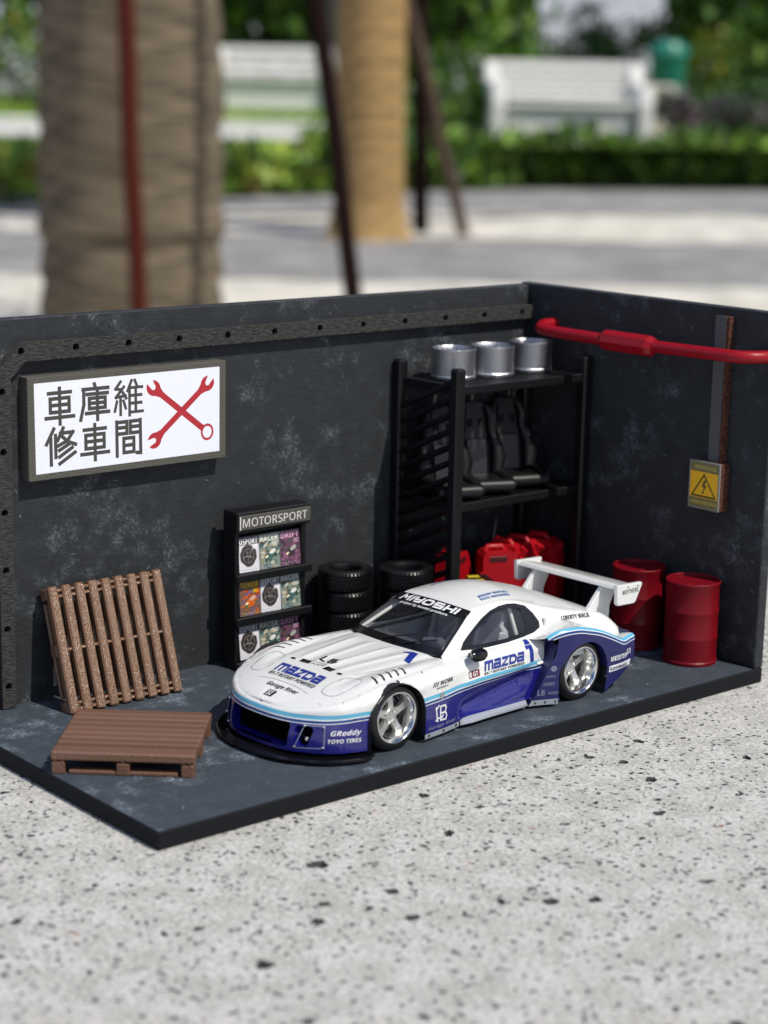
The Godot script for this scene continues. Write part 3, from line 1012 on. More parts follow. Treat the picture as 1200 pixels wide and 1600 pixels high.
const CROWN := [2.0, 0.85, 8, 1.5, 15, 2.1, 22, 2.8, 30, 3.2, 40, 2.5, 48, 1.0, 52, 0.5, 55.5, 0.2]

func car_tables() -> void:
	for i in 111:
		var l := 22.0 * i / 110.0
		ct.append(Vector2(curve(l, PLAN), l))
	for i in range(1, 197):
		var s := -42.5 + 0.5 * i
		ct.append(Vector2(s, curve(s, FLANK)))
	cu.append(0.0)
	for i in range(1, ct.size()):
		cu.append(cu[i - 1] + ct[i].distance_to(ct[i - 1]))
	for i in range(0, ct.size()):
		var u := cu[i]
		var p: Vector3 = wall(Vector2(u, shoulder(u)))
		inset.append(p)

func plan_at(u: float) -> Array:   # [point, outward normal], u signed by side
	var a := absf(u)
	var lo := 0
	var hi := cu.size() - 2
	while lo < hi:
		var m := (lo + hi + 1) / 2
		if cu[m] <= a: lo = m
		else: hi = m - 1
	var f := (a - cu[lo]) / (cu[lo + 1] - cu[lo])
	var p := ct[lo].lerp(ct[lo + 1], f)
	var t0 := (ct[mini(lo + 2, ct.size() - 1)] - ct[maxi(lo - 1, 0)]).normalized()
	var n := Vector2(-t0.y, t0.x)
	if lo == 0 and f < 1.0:
		n = n.lerp(Vector2(-1, 0), 1.0 - f).normalized()
	n = Vector2(-absf(n.x), absf(n.y)) if p.x < -20 else Vector2(n.x, absf(n.y))
	if u < 0.0:
		return [Vector2(p.x, -p.y), Vector2(n.x, -n.y)]
	return [p, n]

func u_of(s: float) -> float:   # running length on the flank at s
	var lo := 0
	var hi := ct.size() - 2
	while lo < hi:
		var m := (lo + hi + 1) / 2
		if ct[m].x <= s: lo = m
		else: hi = m - 1
	return cu[lo] + (s - ct[lo].x) / maxf(1e-4, ct[lo + 1].x - ct[lo].x) * (cu[lo + 1] - cu[lo])

func shoulder(u: float) -> float:
	return curve(plan_at(u)[0].x, SHOULDER)

func stripe_y(u: float) -> float:
	var s: float = plan_at(u)[0].x
	return curve(s, [-56, 11.25, -50, 11.35, -45, 11.7, -42, 11.9, -24, 11.5, -10, 11.7, 0, 11.9, 20, 12.0])

func roll_in(k: float) -> float:   # how far a rounded edge has turned in; goes on steeply past its end
	if k <= 0.0: return 0.0
	if k < 0.97: return 1.0 - sqrt(1.0 - k * k)
	return 0.757 + (k - 0.97) * 3.99

func wall(q: Vector2) -> Vector3:
	var pn := plan_at(q.x)
	var p: Vector2 = pn[0]
	var n: Vector2 = pn[1]
	var y := q.y
	var nose := clampf(-n.x, 0.0, 1.0)
	nose = nose * nose * (3.0 - 2.0 * nose) if p.x < -30 else 0.0
	var sh := curve(p.x, SHOULDER)
	var r := lerpf(3.3, 1.1, nose)
	var off := 0.0
	off -= roll_in((y - (sh - r)) / r) * r
	off += nose * (0.5 * sin(PI * clampf((10.4 - y) / 8.4, 0.0, 1.0)) + 0.13 * clampf(10.4 - y, 0.0, 9.0))
	# the tucked lower door and its crease, the skirt
	var win := smoothstep(-10.0, -5.0, p.x) * (1.0 - smoothstep(14.0, 20.0, p.x))
	off -= win * 2.3 * exp(-pow((y - (4.6 + 0.16 * (p.x + 6.0))) / 2.3, 2.0))
	off += win * 0.55 * exp(-pow((y - 11.4) / 1.6, 2.0))
	off += win * 1.3 * smoothstep(3.0, 1.2, y)
	var fl := exp(-pow((p.x + 31.5) / 8.5, 2.0))
	off += 0.7 * fl * exp(-pow((y - 14.6) / 2.0, 2.0)) * (1.0 - nose)
	return Vector3(p.x + n.x * off, y, p.y + n.y * off)

func top(q: Vector2) -> Vector3:
	var s := q.x
	var a := absf(q.y)
	var e := 20.0
	var sy := 17.0
	for i in range(1, inset.size()):
		if inset[i].x >= s or i == inset.size() - 1:
			var f := clampf((s - inset[i - 1].x) / maxf(1e-4, inset[i].x - inset[i - 1].x), 0.0, 1.0)
			e = lerpf(inset[i - 1].z, inset[i].z, f)
			sy = lerpf(inset[i - 1].y, inset[i].y, f)
			break
	var x := clampf(a / maxf(e, 0.5), 0.0, 1.0)
	var y := lerpf(curve(s, CREST), sy, x * x * x)
	var edge := 1.0 - smoothstep(0.86, 1.0, x)
	y += 0.75 * exp(-pow((a - 18.2) / 2.6, 2.0)) * exp(-pow((s + 29.0) / 10.0, 2.0)) * edge
	# hood: ribs behind the vents, a valley beside each fender
	var back := smoothstep(-38.0, -34.5, s) * (1.0 - smoothstep(-20.0, -13.5, s))
	y += back * 0.26 * exp(-pow((a - (2.2 + 0.05 * (s + 36.0))) / 0.75, 2.0))
	y += back * 0.30 * exp(-pow((a - (7.0 + 0.12 * (s + 36.0))) / 0.85, 2.0))
	y -= back * 0.18 * exp(-pow((a - (4.6 + 0.08 * (s + 36.0))) / 1.1, 2.0))
	y -= 0.3 * exp(-pow((a - (13.4 + 0.06 * (s + 30.0))) / 1.3, 2.0)) * smoothstep(-46.0, -38.0, s) * edge
	# headlight lids stand a touch proud
	var hl := Vector2((s + 41.6) / 4.9, (a - 13.6 - 0.12 * (s + 41.6)) / 2.9)
	y += 0.12 * (1.0 - smoothstep(0.82, 1.0, pow(pow(absf(hl.x), 3.0) + pow(absf(hl.y), 3.0), 0.333)))
	return Vector3(s, y, q.y)

func cabin_half(s: float, y: float) -> float:
	var wb := curve(s, [-11.4, 16.5, 3, 16.5, 10, 16.7, 20, 16.9, 30, 17.1, 40, 17.0, 48, 16.9, 55.5, 16.2])
	var sl := curve(s, [-11, 0.464, 18, 0.464, 30, 0.52, 42, 0.6, 55, 0.5])
	return wb - (y - 18.2) * sl

func cabin_side(q: Vector2) -> Vector3:   # (s, y) on the +l side
	var ye := curve(q.x, ROOF_EDGE)
	var r := 1.5
	var off := r * 0.75 * roll_in((q.y - (ye - r)) / r)
	if q.x < 2.8:
		off *= smoothstep(0.5, 2.8, q.x)
	return Vector3(q.x, q.y, cabin_half(q.x, q.y) - off)

func roof(q: Vector2) -> Vector3:
	var ye := curve(q.x, ROOF_EDGE)
	var le := roof_half(q.x)
	var x := clampf(absf(q.y) / le, 0.0, 1.0)
	return Vector3(q.x, ye + curve(q.x, CROWN) * (1.0 - x * x), q.y)

func roof_half(s: float) -> float:
	return cabin_side(Vector2(s, curve(s, ROOF_EDGE))).z

func screen(q: Vector2) -> Vector3:   # windscreen: q.x across -1..1, q.y up 0..1
	var a := q.x
	var b := q.y
	var base := Vector3(-14.0 + 2.6 * a * a, 18.45 - 0.25 * a * a, 16.5 * a)
	var tip := Vector3(1.5 + 1.3 * a * a, 27.35 - 0.85 * a * a, 12.62 * a)
	var p := base.lerp(tip, b)
	p += Vector3(-0.5, 0.85, 0) * 0.6 * sin(PI * clampf(b, 0.0, 1.0)) * (1.0 - 0.7 * a * a)
	return p

func flare(q: Vector2) -> Vector3:   # rear flare, (s, y)
	var l := lerpf(20.8, 25.7, smoothstep(13.0, 29.0, q.x)) - 1.2 * smoothstep(46.0, 54.0, q.x)
	var ft := flare_top(q.x)
	l -= 1.1 * roll_in((q.y - (ft - 1.3)) / 1.3)
	l -= 0.9 * smoothstep(9.0, 2.0, q.y) * smoothstep(38.0, 50.0, q.x)
	return Vector3(q.x, q.y, l)

func flare_top(s: float) -> float:
	return curve(s, [20.4, 18.3, 22, 19.4, 24, 20.1, 27, 20.45, 30.2, 20.2, 34, 19.3, 38.4, 18.05, 43.7, 15.85, 47.5, 14.1, 49, 13.8, 53.6, 14.2])

func mir(f: Callable) -> Callable:
	return func(q: Vector2) -> Vector3:
		var p: Vector3 = f.call(q)
		return Vector3(p.x, p.y, -p.z)

func band(u0: float, u1: float, lo: Callable, hi: Callable, step := 0.8) -> PackedVector2Array:
	var p := PackedVector2Array()
	var n := int(ceil((u1 - u0) / step))
	for i in n + 1:
		var u := lerpf(u0, u1, float(i) / n)
		p.append(Vector2(u, lo.call(u)))
	for i in range(n, -1, -1):
		var u := lerpf(u0, u1, float(i) / n)
		p.append(Vector2(u, hi.call(u)))
	return p

func ribbon(mb: MB, pts: Array, w: float, f: Callable, ns: float, off: float) -> void:   # a thin line on a surface
	for i in pts.size() - 1:
		var a: Vector2 = pts[i]
		var b: Vector2 = pts[i + 1]
		var d := (b - a).normalized().orthogonal() * w * 0.5
		mb.lay(PackedVector2Array([a + d, b + d, b - d, a + d, b - d, a - d]), Vector2.ZERO, Vector2.RIGHT, Vector2.DOWN * -1.0, f, ns, off)

func car() -> void:
	car_tables()
	var x0 := Basis(Vector3.UP, deg_to_rad(3.0))
	var t := thing("racing_coupe", "white and blue racing coupe with a tall rear wing and number 1 on its door", "toy car", Vector3(104, 0.05, 61), x0)
	var U1 := u_of(22.6)
	var arch := PackedVector2Array()
	for i in 40:
		var f := TAU * i / 40.0
		var s := -31.9 + 8.8 * cos(f)
		var y := 7.9 + 8.65 * sin(f)
		if sin(f) < 0.0: y = minf(y, 7.9 + 20.0 * sin(f))
		arch.append(Vector2(u_of(s), y))
	var arch_l := PackedVector2Array()
	for q in arch:
		arch_l.append(Vector2(-q.x, q.y))
	var mouth := pv([-10.2, 9.1, 10.2, 9.1, 10.5, 8.2, 9.9, 3.7, 9.2, 3.2, -9.2, 3.2, -9.9, 3.7, -10.5, 8.2])
	var side_mouths := [pv([11.5, 4.0, 11.6, 8.0, 12.3, 8.7, 15.6, 8.7, 16.2, 7.8, 14.8, 4.2, 14.0, 3.7]), pv([-11.5, 4.0, -11.6, 8.0, -12.3, 8.7, -15.6, 8.7, -16.2, 7.8, -14.8, 4.2, -14.0, 3.7])]
	var arches := [arch, arch_l]
	var cellw := Vector2(1.25, 0.75)
	var st := func(d: float) -> Callable:
		return func(u: float) -> float: return stripe_y(u) - d
	var bottom := func(_u: float) -> float: return 2.35
	# white: flanks above the stripes and between them, bonnet, cabin
	var w := MB.new()
	w.patch([band(-U1, U1, st.call(0.0), shoulder)], arches, cellw, wall, 1.0)
	w.patch([band(-U1, U1, st.call(1.30), st.call(0.98)), band(-U1, U1, st.call(2.1), st.call(1.92))], arches, Vector2(1.25, 2), wall, 1.0)
	# bonnet: from the flank's upper edge to the windscreen base
	var deck := PackedVector2Array()
	for i in range(inset.size() - 1, -1, -1):
		if inset[i].x <= 20.0:
			deck.append(Vector2(inset[i].x, inset[i].z))
	for i in range(1, inset.size()):
		if inset[i].x <= 20.0:
			deck.append(Vector2(inset[i].x, -inset[i].z))
	var hole := PackedVector2Array([Vector2(30, 16.3), Vector2(30, -16.3), Vector2(-4, -16.4)])
	for i in 17:
		var a := -1.0 + i / 8.0
		hole.append(Vector2(screen(Vector2(a, 0)).x + 0.1, 16.4 * a))
	hole.append(Vector2(-4, 16.4))
	var vents := []
	for sg in [-1.0, 1.0]:
		vents.append(pv([-38.2, 2.5 * sg, -36.3, 2.9 * sg, -36.6, 6.1 * sg, -38.4, 5.7 * sg]))
		vents.append(pv([-38.3, 7.6 * sg, -37.3, 7.8 * sg, -37.4, 9.4 * sg, -38.3, 9.2 * sg]))
		for k in 5:
			var s := -34.6 + 2.3 * k
			vents.append(pv([s, 15.8 * sg, s + 0.55, 15.8 * sg, s - 0.75, 19.6 * sg, s - 1.35, 19.6 * sg]))
	w.patch([deck], [hole] + vents, Vector2(0.75, 0.7), top, -1.0)
	# cabin sides with the window openings, roof and tail
	var pane := pv([-4.3, 18.55, -2.8, 20.0, -0.9, 21.1, 2.4, 22.8, 5.5, 24.3, 9, 25.6, 12.3, 26.15, 15.5, 26.2, 18.1, 25.9, 21.4, 24.9, 23.4, 22.9, 24.7, 20.7, 24.4, 19.4, 22, 18.6, 17.8, 18.15, 11.7, 17.8, 4.7, 17.8, -1, 18.2])
	var cs := PackedVector2Array([Vector2(-11.4, 18.2)])
	for i in 81:
		var s := -11.2 + (55.5 + 11.2) * i / 80.0
		cs.append(Vector2(s, curve(s, ROOF_EDGE)))
	cs.append_array(pv([55.5, 11.0, 20, 11.0, 20, 17.2, -11.0, 17.2]))
	var rf := PackedVector2Array()
	for i in 61:
		var s := 2.8 + (55.5 - 2.8) * i / 60.0
		rf.append(Vector2(s, roof_half(s)))
	for i in range(60, -1, -1):
		var s := 2.8 + (55.5 - 2.8) * i / 60.0
		rf.append(Vector2(s, -roof_half(s)))
	for i in range(1, 16):
		var a := -1.0 + i / 8.0
		rf.append(Vector2(screen(Vector2(a, 1)).x, screen(Vector2(a, 1)).z))
	w.patch([cs], [pane], Vector2(1.1, 0.55), cabin_side, 1.0)
	w.patch([cs], [pane], Vector2(1.5, 0.7), mir(cabin_side), -1.0)
	w.patch([rf], [], Vector2(1.5, 1.6), roof, -1.0)
	# rear face and the shelves over the flares
	var face := []
	for y in [11.0, 12.0, 13.6]:
		face.append(Vector3(55.5, y, cabin_half(55.5, y)))
	for y in [13.6, 12.0, 11.0]:
		face.append(Vector3(55.5, y, -cabin_half(55.5, y)))
	w.poly(face, Vector3.RIGHT)
	var ledge := PackedVector2Array()
	for i in 37:
		var s := 20.6 + 32.8 * i / 36.0
		ledge.append(Vector2(s, flare(Vector2(s, flare_top(s))).z))
	ledge.append(Vector2(53.4, 15.2))
	ledge.append(Vector2(19.2, 15.2))
	ledge.append(Vector2(19.2, 19.8))
	ledge.append(Vector2(19.9, 21.4))
	var shelf_f := func(q: Vector2) -> Vector3:   # a fillet from the cabin side down to the flare, run out over the door
		var inn := curve(q.x, [19.0, 17.3, 22.0, 17.5, 25.0, 18.0, 28.0, 19.0, 31.0, 19.8, 36.0, 19.2, 42.0, 16.6, 48.0, 13.6, 53.6, 12.6])
		return Vector3(q.x, lerpf(inn, flare_top(q.x) - 0.012, smoothstep(16.3, 24.0, q.y)), q.y)
	w.patch([ledge], [], Vector2(1.3, 0.8), shelf_f, -1.0)
	w.patch([ledge], [], Vector2(1.3, 0.8), mir(shelf_f), 1.0)
	put("body_shell", w, M.white_paint, t)
	# blue lower flanks and bumper, with the intakes cut out
	var b := MB.new()
	b.patch([band(-U1, U1, bottom, st.call(2.1))], arches + [mouth] + side_mouths, Vector2(1.25, 0.8), wall, 1.0)
	# reveals of the intakes
	for h in [mouth] + side_mouths:
		for i in h.size():
			var p: Vector3 = wall(h[i])
			var q: Vector3 = wall(h[(i + 1) % h.size()])
			var c: Vector3 = wall(MB.bounds(h).get_center())
			b.poly([p, q, q + Vector3(2.6, 0, 0), p + Vector3(2.6, 0, 0)], c - (p + q) * 0.5)
	put("lower_body", b, M.blue_paint, t)
	var ls := MB.new()
	ls.patch([band(-U1, U1, st.call(0.98), st.call(0.0))], arches, Vector2(1.25, 2), wall, 1.0)
	put("stripe", ls, M.sky_stripe, t)
	var nv := MB.new()
	nv.patch([band(-U1, U1, st.call(1.92), st.call(1.30))], arches, Vector2(1.25, 2), wall, 1.0)
	put("stripe", nv, M.navy_stripe, t)
	var dk := MB.new()
	var vo := MB.new()   # dark backs painted as shaded depth behind intakes and vents, inner wheel wells, floor
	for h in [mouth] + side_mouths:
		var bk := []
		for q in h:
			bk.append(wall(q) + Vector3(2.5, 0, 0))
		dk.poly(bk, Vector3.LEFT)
	for h in vents:
		var bk := []
		for q in h:
			bk.append(top(q) - Vector3(0, 0.45, 0))
		vo.poly(bk, Vector3.UP)
	for sg in [-1.0, 1.0]:
		for ax in [[-32.2, 7.9, 9.0, 23.6, 12.0], [32.6, 7.5, 8.8, 24.8, 13.0]]:
			for i in 24:
				var f0 := PI * i / 24.0
				var f1 := PI * (i + 1) / 24.0
				var e0 := Vector3(ax[0] + ax[2] * cos(f0), ax[1] + ax[2] * sin(f0), 0)
				var e1 := Vector3(ax[0] + ax[2] * cos(f1), ax[1] + ax[2] * sin(f1), 0)
				vo.poly([e0 + Vector3(0, 0, ax[4] * sg), e1 + Vector3(0, 0, ax[4] * sg), e1 + Vector3(0, 0, ax[3] * sg), e0 + Vector3(0, 0, ax[3] * sg)], Vector3(ax[0], ax[1], 0) - e0)
			var wl := []
			for i in 25:
				var f := PI * i / 24.0
				wl.append(Vector3(ax[0] + ax[2] * cos(f), ax[1] + ax[2] * sin(f), ax[4] * sg))
			wl.append(Vector3(ax[0] - ax[2], 2.4, ax[4] * sg))
			wl.append(Vector3(ax[0] + ax[2], 2.4, ax[4] * sg))
			vo.poly(wl, Vector3(0, 0, sg))
			for e in [-1.0, 1.0]:
				vo.poly([Vector3(ax[0] + e * ax[2], 2.4, ax[4] * sg), Vector3(ax[0] + e * ax[2], ax[1], ax[4] * sg), Vector3(ax[0] + e * ax[2], ax[1], ax[3] * sg), Vector3(ax[0] + e * ax[2], 2.4, ax[3] * sg)], Vector3(-e, 0, 0))
	vo.box(Vector3(0, 2.6, 0), Vector3(100, 0.6, 23.5))
	vo.box(Vector3(-4, 2.6, 0), Vector3(34, 0.5, 38))
	vo.box(Vector3(48, 3.6, 0), Vector3(11, 2.4, 40), 0.4)
	put("underbody", vo, M.black_soft, t)
	put("intake_shade", dk, M.void, t)
	# front splitter
	var lip := PackedVector2Array()
	for i in range(-30, 31):
		var u := u_of(-42.0) * i / 30.0
		var pn := plan_at(u)
		lip.append(pn[0] + pn[1] * lerpf(1.8, 4.3, clampf(-pn[1].x, 0.0, 1.0)))
	lip.append(Vector2(-39.6, 23.4))
	lip.append(Vector2(-39.4, 20))
	lip.append(Vector2(-39.4, -20))
	lip.append(Vector2(-39.6, -23.4))
	var lm := MB.new()
	lm.prism(lip, -0.55, -1.55, Transform3D(Basis(Vector3.RIGHT, Vector3.BACK, Vector3.DOWN), Vector3.ZERO), 0.3)
	put("splitter", lm, M.gloss_black, t)
	# skirt strips
	for sg in [1.0, -1.0]:
		var f: Callable = wall if sg > 0 else mir(wall)
		for r in [[-23.0, -9.4], [-8.9, 15.6]]:
			var sk := MB.new()
			sk.patch([pv([u_of(r[0]), 1.15, u_of(r[1]), 1.15, u_of(r[1]), 2.35, u_of(r[0]), 2.35])], [], Vector2(2, 2), f, sg, 0.25)
			put("skirt_strip", sk, M.skirt, t)
		var ff: Callable = flare if sg > 0 else mir(flare)
		var sf := MB.new()
		sf.patch([pv([15.8, 0.9, 23.6, 0.9, 23.6, 2.3, 16.8, 2.3])], [], Vector2(2, 2), ff, sg, 0.2)
		put("skirt_strip", sf, M.skirt, t)
	var bolts := MB.new()
	for s in [-21.5, -16.0, -10.8]:
		var p := wall(Vector2(u_of(s), 1.8))
		bolts.box(p + Vector3(0, 0, 0.3), Vector3(0.45, 0.45, 0.3))
	for s in [17.6, 20.2, 22.8]:
		var p := flare(Vector2(s, 1.6))
		bolts.box(p + Vector3(0, 0, 0.25), Vector3(0.4, 0.4, 0.3))
	put("bolts", bolts, M.black, t)
	# rear flares
	var rarch := PackedVector2Array()
	for i in 40:
		var f := TAU * i / 40.0
		rarch.append(Vector2(32.6 + 8.8 * cos(f), 7.4 + 8.4 * sin(f) if sin(f) >= 0.0 else 7.4 + 20.0 * sin(f)))
	for sg in [1.0, -1.0]:
		var ff: Callable = flare if sg > 0 else mir(flare)
		var fb := MB.new()
		var low := func(s: float) -> float: return curve(s, [15.9, 1.2, 22, 1.6, 40, 1.0, 44, 2.2, 49.4, 4.0, 53.6, 7.4])
		var edge_top := func(d: float) -> Callable:
			return func(s: float) -> float: return minf(flare_top(s) - d, curve(s, [16.4, 1.25, 17.4, 2.7, 19.9, 8.0, 22.0, 12.9, 23.0, 16.5, 23.06, 30, 60, 31]))
		fb.patch([band(16.4, 53.6, low, edge_top.call(1.62), 0.5)], [rarch], Vector2(0.9, 0.6), ff, sg)
		# front scoop face, top of its beak, rear face
		var front := [Vector2(16.2, 1.2), Vector2(17.4, 2.7), Vector2(19.9, 8.0), Vector2(22.0, 12.9), Vector2(23.0, 16.5), Vector2(20.75, 17.9)]
		for i in 5:
			var o0: Vector3 = ff.call(front[i])
			var o1: Vector3 = ff.call(front[i + 1])
			var back := 1.2 if i < 4 else 0.0
			fb.poly([o0, o1, Vector3(o1.x + back, o1.y, 19.0 * sg), Vector3(o0.x + back, o0.y, 19.0 * sg)], Vector3(-1, -0.5, 0))
		fb.poly([Vector3(53.6, 7.4, flare(Vector2(53.6, 7.4)).z * sg), Vector3(53.6, 14.5, flare(Vector2(53.6, 14.5)).z * sg), Vector3(55.4, 14.0, 0), Vector3(55.4, 6.0, 0)], Vector3.RIGHT)
		var n := put("rear_flare", fb, M.flare_blue, t)
		var bd := [[0.55, 0.0, M.sky_stripe], [0.75, 0.55, M.white_print], [1.4, 0.75, M.navy_stripe], [1.62, 1.4, M.white_print]]
		for e in bd:
			var sb := MB.new()
			var lo_f := func(s: float) -> float: return maxf(flare_top(s) - e[0], curve(s, [20.7, 17.9, 23.0, 16.5, 23.1, 10.0, 60, 0.0]))
			var hi_f := func(s: float) -> float: return maxf(flare_top(s) - e[1], curve(s, [20.7, 17.9, 23.0, 16.5, 23.1, 10.0, 60, 0.0]) + 0.002)
			sb.patch([band(20.75, 53.6, lo_f, hi_f, 0.5)], [], Vector2(1.2, 2), ff, sg)
			put("stripe", sb, e[2], n)
		var lipm := MB.new()
		var ap := []
		for i in 25:
			var f := PI * i / 24.0
			var q := Vector2(32.6 + 8.8 * cos(f), 7.4 + 8.4 * sin(f))
			ap.append(ff.call(q) - Vector3(0, 0, 0.1 * sg))
		for i in ap.size() - 1:
			lipm.poly([ap[i], ap[i + 1], ap[i + 1] - Vector3(0, 0, 2.4 * sg), ap[i] - Vector3(0, 0, 2.4 * sg)], Vector3(32.6, 7.4, 0) - Vector3(ap[i].x, ap[i].y, 0))
		put("arch_lip", lipm, M.flare_blue, n)
	car_cabin(t, pane)
	car_wing(t)
	car_wheels(t)
	car_print(t)

func car_cabin(t: Node3D, pane: PackedVector2Array) -> void:
	var inner: PackedVector2Array = Geometry2D.offset_polygon(pane, -0.85, Geometry2D.JOIN_ROUND)[0]
	for sg in [1.0, -1.0]:
		var f: Callable = cabin_side if sg > 0 else mir(cabin_side)
		var fr := MB.new()
		fr.patch([Geometry2D.offset_polygon(pane, 0.12)[0]], [inner], Vector2(1.1, 1.3), f, sg, 0.06)
		fr.patch([Geometry2D.intersect_polygons(inner, pv([19.2, 30, 20.2, 10, 30, 10, 30, 30]))[0]], [], Vector2(1.1, 1.3), f, sg, 0.0)
		fr.patch([Geometry2D.intersect_polygons(inner, pv([-8, 30, -8, 10, -1.7, 10, -1.2, 30]))[0]], [], Vector2(1.1, 1.3), f, sg, 0.0)
		put("window_frame", fr, M.gloss_black, t)
		var gl := MB.new()
		gl.patch([Geometry2D.intersect_polygons(inner, pv([-1.6, 30, -1.7, 10, 20.1, 10, 19.2, 30]))[0]], [], Vector2(2.2, 2.0), f, sg, -0.12)
		put("side_window", gl, M.glass, t)
	var sf := MB.new()
	var hole := pv([-0.955, 0.135, 0.955, 0.135, 0.945, 0.80, -0.945, 0.80])
	sf.patch([pv([-1, 0, 1, 0, 1, 1, -1, 1])], [hole], Vector2(0.11, 0.13), screen, 1.0, 0.02)
	put("windscreen_frame", sf, M.gloss_black, t)
	var sg2 := MB.new()
	sg2.patch([hole], [], Vector2(0.2, 0.2), screen, 1.0, -0.05)
	put("windscreen", sg2, M.glass, t)
	var wp := MB.new()
	for l in [[-3.0, 6.0], [4.0, 12.0]]:
		var a := screen(Vector2(l[0] / 16.5, 0.05)) + Vector3(-0.2, 0.35, 0)
		var b := screen(Vector2(l[1] / 15.0, 0.26)) + Vector3(-0.2, 0.35, 0)
		wp.tube([a, b], 0.18, 6)
	put("wiper", wp, M.black, t)
	# inside: tub, dashboard, wheel, seats, cage
	var tub := MB.new()
	tub.box(Vector3(5, 6.0, 0), Vector3(44, 0.6, 33))
	tub.box(Vector3(26.5, 13.5, 0), Vector3(0.8, 15.5, 33))
	tub.box(Vector3(-13, 11.5, 0), Vector3(0.8, 12, 36))
	for sg in [1.0, -1.0]:
		tub.box(Vector3(5, 11.2, 16.4 * sg), Vector3(40, 10.5, 0.8))
	put("cockpit_tub", tub, M.lining, t)
	var dash := MB.new()
	dash.box(Vector3(-7.5, 15.6, 0), Vector3(10, 3.6, 31), 1.3)
	dash.tube([Vector3(-4.6, 18.0, 3.6), Vector3(-3.6, 18.1, 8), Vector3(-4.6, 18.0, 12.4)], [1.2, 1.7, 1.2], 10)
	put("dashboard", dash, M.cabin, t)
	var sw := MB.new()
	var ringp := []
	for i in 21:
		var f := TAU * i / 20.0
		ringp.append(Vector3(0.6 + 0.9 * sin(f), 16.9 + 2.7 * sin(f), 8 + 2.9 * cos(f)))
	sw.tube(ringp, 0.35, 6)
	sw.tube([Vector3(0.6, 16.9, 5.3), Vector3(0.6, 16.9, 10.7)], 0.3, 6)
	sw.tube([Vector3(0.6, 16.9, 8), Vector3(-4, 15.4, 8)], 0.5, 6)
	put("steering_wheel", sw, M.black, t)
	for l in [8.0, -8.0]:
		var se := MB.new()
		se.box(Vector3(9.5, 8.6, l), Vector3(10, 3.2, 9), 1.0)
		var lean := Transform3D(Basis(Vector3.BACK, deg_to_rad(-14)), Vector3(14.6, 9.0, l))
		se.prism(pv([-4.4, 0, 4.4, 0, 4.9, 6, 4.0, 9.8, 2.6, 11, 2.4, 13.8, 1.6, 14.6, -1.6, 14.6, -2.4, 13.8, -2.6, 11, -4.0, 9.8, -4.9, 6]), -1.2, 1.2, lean * Transform3D(Basis(Vector3.UP, PI / 2), Vector3.ZERO), 0.4)
		for s2 in [-1.0, 1.0]:
			se.box(Vector3(-1.6, 5.6, 4.1 * s2), Vector3(2.6, 8, 1.2), 0.5, lean)
		put("seat", se, M.seat_grey, t)
	var cg := MB.new()
	for l in [-13.2, 13.2]:
		cg.tube([Vector3(17.8, 6.5, l * 1.12), Vector3(18, 17, l * 1.12), Vector3(18, 25.2, l * 0.84)], 0.55, 8)
		cg.tube([Vector3(18, 25.2, l * 0.84), Vector3(4, 25.4, l * 0.86), Vector3(-9.5, 18.6, l * 1.12)], 0.5, 8)
	cg.tube([Vector3(18, 25.3, -11.1), Vector3(18, 26.3, 0), Vector3(18, 25.3, 11.1)], 0.55, 8)
	put("roll_cage", cg, M.cage, t)
	# door mirror on its foot
	for sg in [1.0]:
		var mr := MB.new()
		mr.tube([Vector3(-5.6, 18.3, 21.3 * sg), Vector3(-4.8, 18.45, 21.7 * sg), Vector3(-2.6, 18.3, 21.6 * sg), Vector3(-1.5, 18.1, 21.2 * sg)], [1.0, 1.75, 1.7, 1.35], 12)
		mr.tube([Vector3(-3.4, 17.6, 18.4 * sg), Vector3(-3.3, 17.9, 21.0 * sg)], 0.55, 8)
		put("door_mirror", mr, M.gloss_black, t)

func car_wing(t: Node3D) -> void:
	var w := MB.new()
	var prof := pv([52.6, 25.0, 53.0, 25.7, 54.6, 26.0, 57.5, 25.6, 60.5, 25.0, 62.3, 24.6, 62.3, 24.25, 60.0, 24.15, 56.0, 24.3, 53.6, 24.5])
	w.prism(prof, -17.6, 17.6)
	put("wing_plane", w, M.white_paint, t)
	for sg in [1.0, -1.0]:
		var e := MB.new()
		var x := Transform3D(Basis.IDENTITY, Vector3(0, 0, 18.2 * sg))
		e.prism(pv([52.3, 26.2, 52.6, 21.1, 53.2, 20.5, 59.6, 20.2, 60.4, 20.7, 62.9, 25.2, 62.6, 25.7]), -0.65, 0.65, x, 0.2)
		put("wing_end_plate", e, M.white_paint, t)
	for sg in [1.0, -1.0]:
		var s := MB.new()
		var x := Transform3D(Basis.IDENTITY, Vector3(0, 0, 12.0 * sg))
		s.prism(pv([47.6, 18.6, 53.4, 24.5, 59.9, 24.4, 57.0, 19.0, 56.8, 15.0, 52.0, 15.4]), -0.7, 0.7, x, 0.2)
		put("wing_stay", s, M.white_paint, t)
	var bo := MB.new()
	for q in [Vector2(56.8, 25.2), Vector2(60.9, 25.0)]:
		bo.tube([Vector3(q.x, q.y, 18.8), Vector3(q.x, q.y, 18.95)], 0.22, 8)
	put("wing_bolt", bo, M.black, t)

